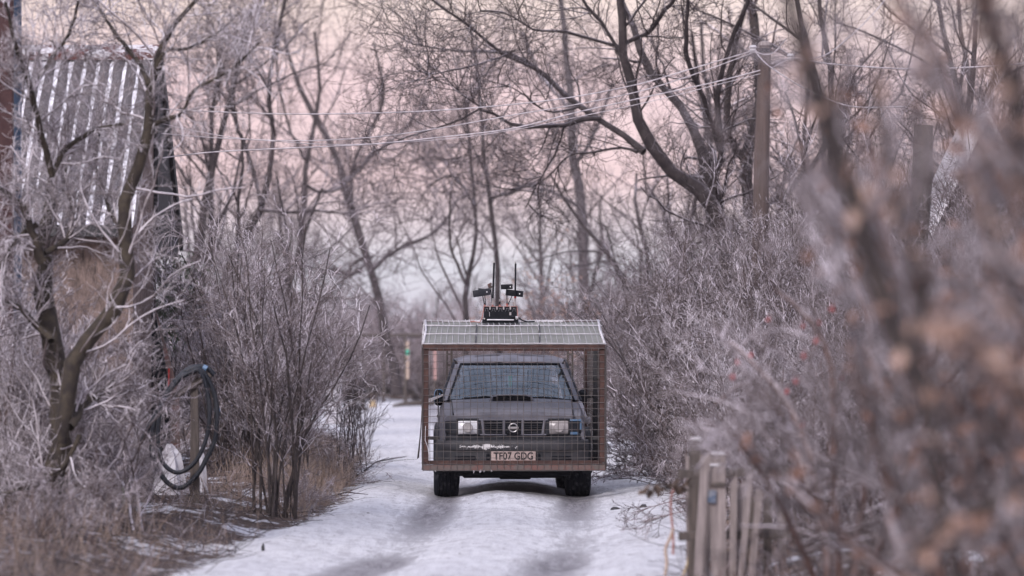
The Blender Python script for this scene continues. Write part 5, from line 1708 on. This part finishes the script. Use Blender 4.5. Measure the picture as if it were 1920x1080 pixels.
WL = [
    ('upper thick rimed cable running left from the pole over the lane', [(1412, 95, 0), (1300, 128, 4), (1200, 157, 8), (1080, 181, 14), (960, 196, 19), (820, 207, 25), (700, 212, 30), (560, 214, 36), (440, 211, 38), (300, 204, 42)], .008),
    ('rimed cable second from the top running left from the pole', [(1414, 98, 0), (1300, 140, 4), (1200, 171, 8), (1080, 196, 14), (960, 216, 19), (820, 241, 25), (700, 257, 30), (560, 264, 36), (400, 258, 38), (302, 250, 42)], .007),
    ('lower thick rimed cable running left from the pole', [(1440, 128, 0), (1340, 154, 4), (1220, 180, 8), (1080, 211, 14), (960, 241, 19), (820, 258, 25), (700, 270, 30), (560, 277, 36), (400, 285, 39), (306, 296, 42)], .0085),
    ('lowest thin rimed cable running left from the pole', [(1442, 134, 0), (1340, 160, 4), (1220, 190, 8), (1080, 220, 14), (960, 244, 19), (820, 262, 25), (640, 271, 32), (480, 262, 38), (400, 252, 40), (304, 232, 42)], .005),
]
for lab, q, r_ in WL:
    o = MB(); s4 = fit_poly([(*at(px, py, Yp - .1 * d), 0) for px, py, d in q], 48)
    o.tube([tuple(v[:3]) for v in s4], r_, 5, False); ob = o.build('power_line', M['cable_frost'], smooth=True, recalc=False); tag(ob, lab, 'cable')
WR_ = [
    ('rimed wire running right from the right insulator of the pole', [(1484, 108, -.1), (1510, 112, -1), (1560, 120, -3), (1700, 129, -6), (1860, 124, -9), (1980, 112, -12)], .009),
    ('rimed wire sagging right from the pole top into the thicket', [(1416, 97, -.1), (1440, 122, -1), (1490, 155, -3), (1535, 178, -5), (1600, 200, -7), (1700, 200, -9)], .009),
    ('short bent rimed wire end sticking up right of the pole top', [(1416, 96, -.15), (1432, 102, -.2), (1452, 98, -.3), (1474, 72, -.5)], .009),
    ('rimed wire slanting up right through the treetops beyond the pole', [(1446, 128, 0), (1480, 112, 1), (1545, 104, 3), (1605, 58, 5), (1660, 0, 7), (1700, -50, 9)], .009),
]
for lab, q, r_ in WR_:
    o = MB(); s4 = fit_poly([(*at(px, py, Yp + d), 0) for px, py, d in q], 30)
    o.tube([tuple(v[:3]) for v in s4], r_, 5, False); ob = o.build('power_line', M['cable_frost'], smooth=True, recalc=False); tag(ob, lab, 'cable')

# dark lean-to with snowy roof in the right thicket, and a leaning post
x, y = (1850 - 960) / FPX * 41, 41
e_ = empty('far_hut', (x, y, hz(x, y))); tag(e_, 'dark hut with a snowy gable roof hidden in the right thicket', 'hut')
o = MB()
W2 = .95; zw = 2.5; zr = 4.4
o.loft([[(-W2, 0, -.1), (W2, 0, -.1), (W2, 0, zw), (0, 0, zr), (-W2, 0, zw)], [(-W2, 2.5, -.1), (W2, 2.5, -.1), (W2, 2.5, zw), (0, 2.5, zr), (-W2, 2.5, zw)]], closed=True, caps=True)
o.build('wall', M['tar'], e_)
for sx in (-1, 1):
    o = MB(); o.loft([[(0, -.15, zr + .12), (sx * 1.15, -.15, zw - .38), (sx * 1.13, -.15, zw - .45), (0, -.15, zr + .02)], [(0, 2.6, zr + .12), (sx * 1.15, 2.6, zw - .38), (sx * 1.13, 2.6, zw - .45), (0, 2.6, zr + .02)]], closed=True, caps=True)
    o.build('snowy_roof', M['white'], e_)
o = MB(); o.box((.1, -.02, 2.9), (.5, .04, .55), bev=.01); o.build('window', M['trim'], e_)
T = [[(1705, 700, 44), (1712, 560, 42), (1718, 470, 40), (1726, 380, 40), (1730, 300, 38), (1732, 235, 36)]]
o = MB(); s4 = fit_poly([(*at(p_[0], p_[1], 33), p_[2] * .5 * 33 / FPX) for p_ in T[0]], 12)
bs = Vector((s4[0][0], s4[0][1], hz(s4[0][0], s4[0][1])))
o.tube([bs - bs + Vector((0, 0, -.1))] + [Vector(v[:3]) - bs for v in s4], [s4[0][3]] + [v[3] for v in s4], 12)
ob = sm(o.build('leaning_post', M['wood_dark']), 50); ob.location = bs; tag(ob, 'thick brown leaning post left of the snowy hut in the right thicket', 'post')

# ------------------------------------------------------------------ plank fence, right foreground
YK = 22.0
pf = empty('plank_fence', (at(1350, 1000, YK)[0], YK, hz(at(1350, 1000, YK)[0], YK))); tag(pf, 'broken grey plank fence with uneven upright boards at the right road edge', 'fence')
PO = Vector(pf.location)
planks = [  # bottom px, top px, top py, width px, dy, label
    (1300, 1303, 822, 22, .5, 'wood_dark'), (1304, 1322, 860, 15, -.05, 'wood_grey'), (1318, 1330, 850, 17, .12, 'wood_grey'), (1348, 1345, 872, 29, 0, 'wood_grey'),
    (1346, 1347, 852, 26, .30, 'wood_grey'), (1372, 1376, 895, 12, .05, 'wood_grey'), (1384, 1390, 905, 17, .15, 'wood_grey'), (1384, 1406, 888, 11, -.1, 'wood_grey'),
    (1408, 1404, 930, 20, .2, 'wood_dark'), (1402, 1424, 920, 12, -.05, 'wood_grey'), (1438, 1440, 930, 16, .3, 'wood_dark'), (1292, 1290, 858, 9, .7, 'wood_grey'), (1470, 1462, 935, 15, .4, 'wood_grey')]
for (bx, tx, ty, w, dy, mt) in planks:
    Yk = YK + dy
    top = Vector(at(tx, ty, Yk)) - PO
    bot = Vector(at(bx, 1130, Yk)) - PO
    bot.z = -.15
    ww = w / FPX * Yk
    rr = pr
    o = MB()
    d = (top - bot)
    rows = []
    for k in range(6):
        t = k / 5
        c_ = bot + d * t
        wv = ww * (.5 + rr.uniform(-.03, .03))
        ex = (rr.uniform(-.045, .045) if k == 5 else 0)
        rows.append([(c_.x - wv, c_.y - .011, c_.z + ex), (c_.x + wv, c_.y - .011, c_.z - ex * .6), (c_.x + wv, c_.y + .011, c_.z - ex * .6), (c_.x - wv, c_.y + .011, c_.z + ex)])
    o.loft(rows, closed=True, caps=True)
    o.build('plank', M[mt], pf)
for (z_, dy) in ((.35, .06), (.78, .08)):
    o = MB(); o.bar((-.28, dy + .05, z_), (.62, dy + .12, z_ + .02), .03, .06, .005); o.build('rail', M['wood_dark'], pf)
o = MB(); c_ = Vector(at(1334, 931, YK)) - PO; o.box(c_ + Vector((0, -.03, 0)), (.06, .012, .085), (0, .05, 0), .002); o.build('metal_plate', M['bluepost'], pf)
o = MB(); c_ = Vector(at(1346, 908, YK)) - PO; o.box(c_ + Vector((0, -.02, 0)), (.10, .02, .03), (0, .03, 0), .004); o.build('cross_slat', M['wood_dark'], pf)
# frost caps on the broken tops
o = MB()
for (tx, ty, w) in ((1346, 852, 26), (1346, 874, 30), (1304, 824, 20)):
    c_ = Vector(at(tx, ty, YK + .1)) - PO; o = MB(); o.box(c_ + Vector((0, 0, .006)), (w / FPX * YK, .04, .02), (0, .05, 0), .006); o.build('frost', M['white'], pf)
# curled hose and sapling stem near the fence
for (nm, q, r_, mt, lab, ct) in (
        ('garden_hose', [(1242, 1100), (1250, 1060), (1248, 1030), (1256, 1010), (1263, 990)], .012, 'pale_stick', 'short curved pale root sticking out at the right snow edge', 'root'),
        ('yellow_cord', [(1275, 1095), (1288, 1060), (1296, 1030), (1310, 1000), (1316, 980), (1320, 940)], .010, 'yellow', 'bent yellowish cord lying against the plank fence', 'cord'),
        ('sapling', [(1262, 1040), (1262, 1000), (1258, 960), (1258, 935), (1264, 915)], .008, 'salmon', 'thin reddish sapling stem left of the plank fence', 'sapling')):
    s4 = fit_poly([(*at(px, py, 22.6), 0) for px, py in q], 24)
    o = MB(); o.tube([tuple(v[:3]) for v in s4], r_, 7); ob = sm(o.build({'garden_hose': 'root', 'yellow_cord': 'cord', 'sapling': 'sapling'}[nm], M[mt]), 60); tag(ob, lab, ct)
# drooping dry dark leaves on a spray
Yd = 22.5
c_ = Vector(at(1300, 935, Yd)); e_ = empty('dead_spray', (c_.x, c_.y, c_.z)); tag(e_, 'spray of drooping dark dead leaves hanging over the snow left of the plank fence', 'branch')
o = MB(); o.tube([Vector(at(px, py, Yd)) - c_ for px, py in ((1330, 960), (1300, 925), (1270, 908), (1240, 915), (1212, 925))], [.007, .006, .005, .004, .002], 5); o.build('stem', M['bark_dark'], e_)
rng = np.random.default_rng(71)
pts = []
for (px, py, n, sp) in ((1220, 915, 10, 8), (1236, 908, 14, 8), (1262, 905, 14, 6), (1276, 912, 8, 5), (1290, 900, 9, 9)):
    for _ in range(n):
        pts.append(tuple(Vector(at(px + rng.normal() * sp, py + rng.normal() * 4, Yd + rng.normal() * .05)) - c_))
V, F = leaves(rng, np.array(pts), .06, 1.4); np_mesh('leaves', V, F, M['leaf_dark'], e_, smooth=False)

# ------------------------------------------------------------------ small things on the lane
x, y, _ = at(493, 1036, 26.4)
o = MB(); o.loft([[(-.012, 0, -.02), (.016, 0, -.02), (.016, .03, -.02), (-.012, .03, -.02)], [(-.014, 0, .035), (.012, 0, .03), (.012, .025, .03), (-.014, .025, .035)], [(0, 0, .062), (.008, .0, .058), (.008, .01, .058), (0, .01, .062)]], closed=True, caps=True)
ob = o.build('wood_stub', M['tar']); ob.location = (x, y, hz(x, y)); tag(ob, 'tiny dark wood stub sticking out of the snow at the left', 'stub')
for (q, Y, r_, lab) in (([(683, 888), (705, 878), (735, 870), (762, 864)], 43.5, .012, 'long thin fallen branch on the snow left of the cage front'), ([(626, 942), (650, 941), (690, 943)], 35, .009, 'short fallen twig on the snow edge by the dry grass'),
                        ([(680, 862), (690, 845), (694, 836)], 45.5, .010, 'dark fallen branch end poking from the left shrubs onto the snow'), ([(1150, 903), (1180, 912), (1240, 924)], 39, .007, 'faint twig lying on the snow right of the cage')):
    s4 = fit_poly([(px, Y, 0, 0) for px, py in q], 10)
    pts = []
    for i, (px, py) in enumerate(q):
        yy = EYE * FPX / (py - HZ); xx_ = (px - 960) / FPX * yy
        pts.append((xx_, yy, hz(xx_, yy) + .02 + .03 * (i % 2)))
    o = MB(); o.tube(pts, [r_] * (len(pts) - 1) + [r_ * .4], 6); 
    m_ = (len(pts) - 1) // 2
    o.tube([pts[m_], tuple(Vector(pts[m_]) + Vector((.18, .15, .06)))], [r_ * .6, r_ * .3], 5)
    ob = sm(o.build('fallen_branch', M['bark_dark']), 60); tag(ob, lab, 'branch')
for (px, py, lab) in ((1137, 895, 'small dark clod on the snow right of the right front wheel'), (1207, 957, 'small dark clod on the snow left of the dead leaf spray'), (1153, 957, 'flat dark crumb on the snow right of the car')):
    yy = EYE * FPX / (py - HZ); xx_ = (px - 960) / FPX * yy
    o = MB(); rr = random.Random(px); o.loft([[(.05 * math.cos(a) * s_ * rr.uniform(.6, 1.2), .04 * math.sin(a) * s_ * rr.uniform(.6, 1.2), z_) for a in [2 * math.pi * k / 9 for k in range(9)]] for s_, z_ in ((1, -.01), (.9, .015), (.4, .03))], closed=True, caps=True)
    ob = o.build('clod', M['tar']); ob.location = (xx_, yy, hz(xx_, yy)); tag(ob, lab, 'clod')

# ------------------------------------------------------------------ dry grass and twig litter
def grass(name, regions, seed, hgt, r, mat_, label, wig=.12, up=-.02):
    rng = np.random.default_rng(seed)
    S = []
    for (x0, x1, y0, y1, n) in regions:
        x = rng.uniform(x0, x1, n); y = rng.uniform(y0, y1, n)
        d = edge_dist(x, y)
        k = (d > .02) & (rng.uniform(size=n) < np.clip(.25 + vnoise(x, y, .6, seed) * 1.1, .05, 1)); x, y = x[k], y[k]
        S.append(np.stack([x, y, height(x, y)[0] - .02], 1))
    S = np.concatenate(S); N = len(S)
    D = np.stack([rng.normal(size=N) * .38, rng.normal(size=N) * .38, np.ones(N)], 1)
    P, Rd = walk(rng, S, D, hgt * rng.uniform(.4, 1.15, N), np.full(N, r) * rng.uniform(.7, 1.3, N), 4, wig, up, .35)
    o = np_mesh(name, *tubes(P, Rd, 3), mat_)
    o['kind'] = 'stuff'; tag(o, label, 'grass')
    return o
grass('dry_grass', [(-4.6, -2.2, 19, 30, 2200), (-3.1, -1.8, 30.5, 39, 2300), (-4.2, -2.0, 36, 46, 1300), (1.6, 2.6, 24.5, 34, 700), (-3.5, -1.9, 39, 52, 1600)], 3, .42, .0026, M['grass'], 'dry tan grass along the left verge and under the shrubs')
grass('dead_grass', [(1.9, 5.2, 36, 62, 5000), (1.2, 4.4, 18, 36, 6500), (-6, -2.2, 44, 75, 4500), (-4.6, -2.2, 18, 36, 2200)], 4, .34, .003, M['twig_red'], 'dull brown dead grass and weeds beneath the thickets', .2, -.06)
# litter of twigs lying on the verge
rng = np.random.default_rng(6)
N = 6500
x = np.where(rng.uniform(size=N) < .5, rng.uniform(-4.6, -1.7, N), rng.uniform(1.1, 4.4, N)); y = 18 + 44 * rng.uniform(size=N) ** 1.4
d = edge_dist(x, y); k = (d > -.08); x, y = x[k], y[k]; N = len(x)
S = np.stack([x, y, height(x, y)[0] + rng.uniform(0, .07, N)], 1)
a = rng.uniform(0, 2 * np.pi, N)
P, Rd = walk(rng, S, np.stack([np.cos(a), np.sin(a), rng.normal(size=N) * .35], 1), rng.uniform(.1, .7, N), rng.uniform(.002, .006, N), 4, .2, .0, .5)
o = np_mesh('twig_litter', *tubes(P, Rd, 3), M['twig_dark']); o['kind'] = 'stuff'; tag(o, 'broken dark twigs littering the verges of the lane', 'twig litter')

# ------------------------------------------------------------------ cold haze
bm = MB(); bm.box((0, 74, 8.25), (150, 172, 18.5))
hm = bpy.data.materials.new('cold_haze'); hm.use_nodes = True
nt = hm.node_tree; nt.nodes.clear()
out = nt.nodes.new('ShaderNodeOutputMaterial'); vp = nt.nodes.new('ShaderNodeVolumePrincipled')
vp.inputs['Color'].default_value = (.97, .93, .97, 1); vp.inputs['Density'].default_value = .00018
nt.links.new(vp.outputs[0], out.inputs['Volume'])
hb_ = bm.build('haze', hm); hb_['kind'] = 'stuff'
tag(hb_, 'pale lavender winter haze lying over the lane', 'haze')
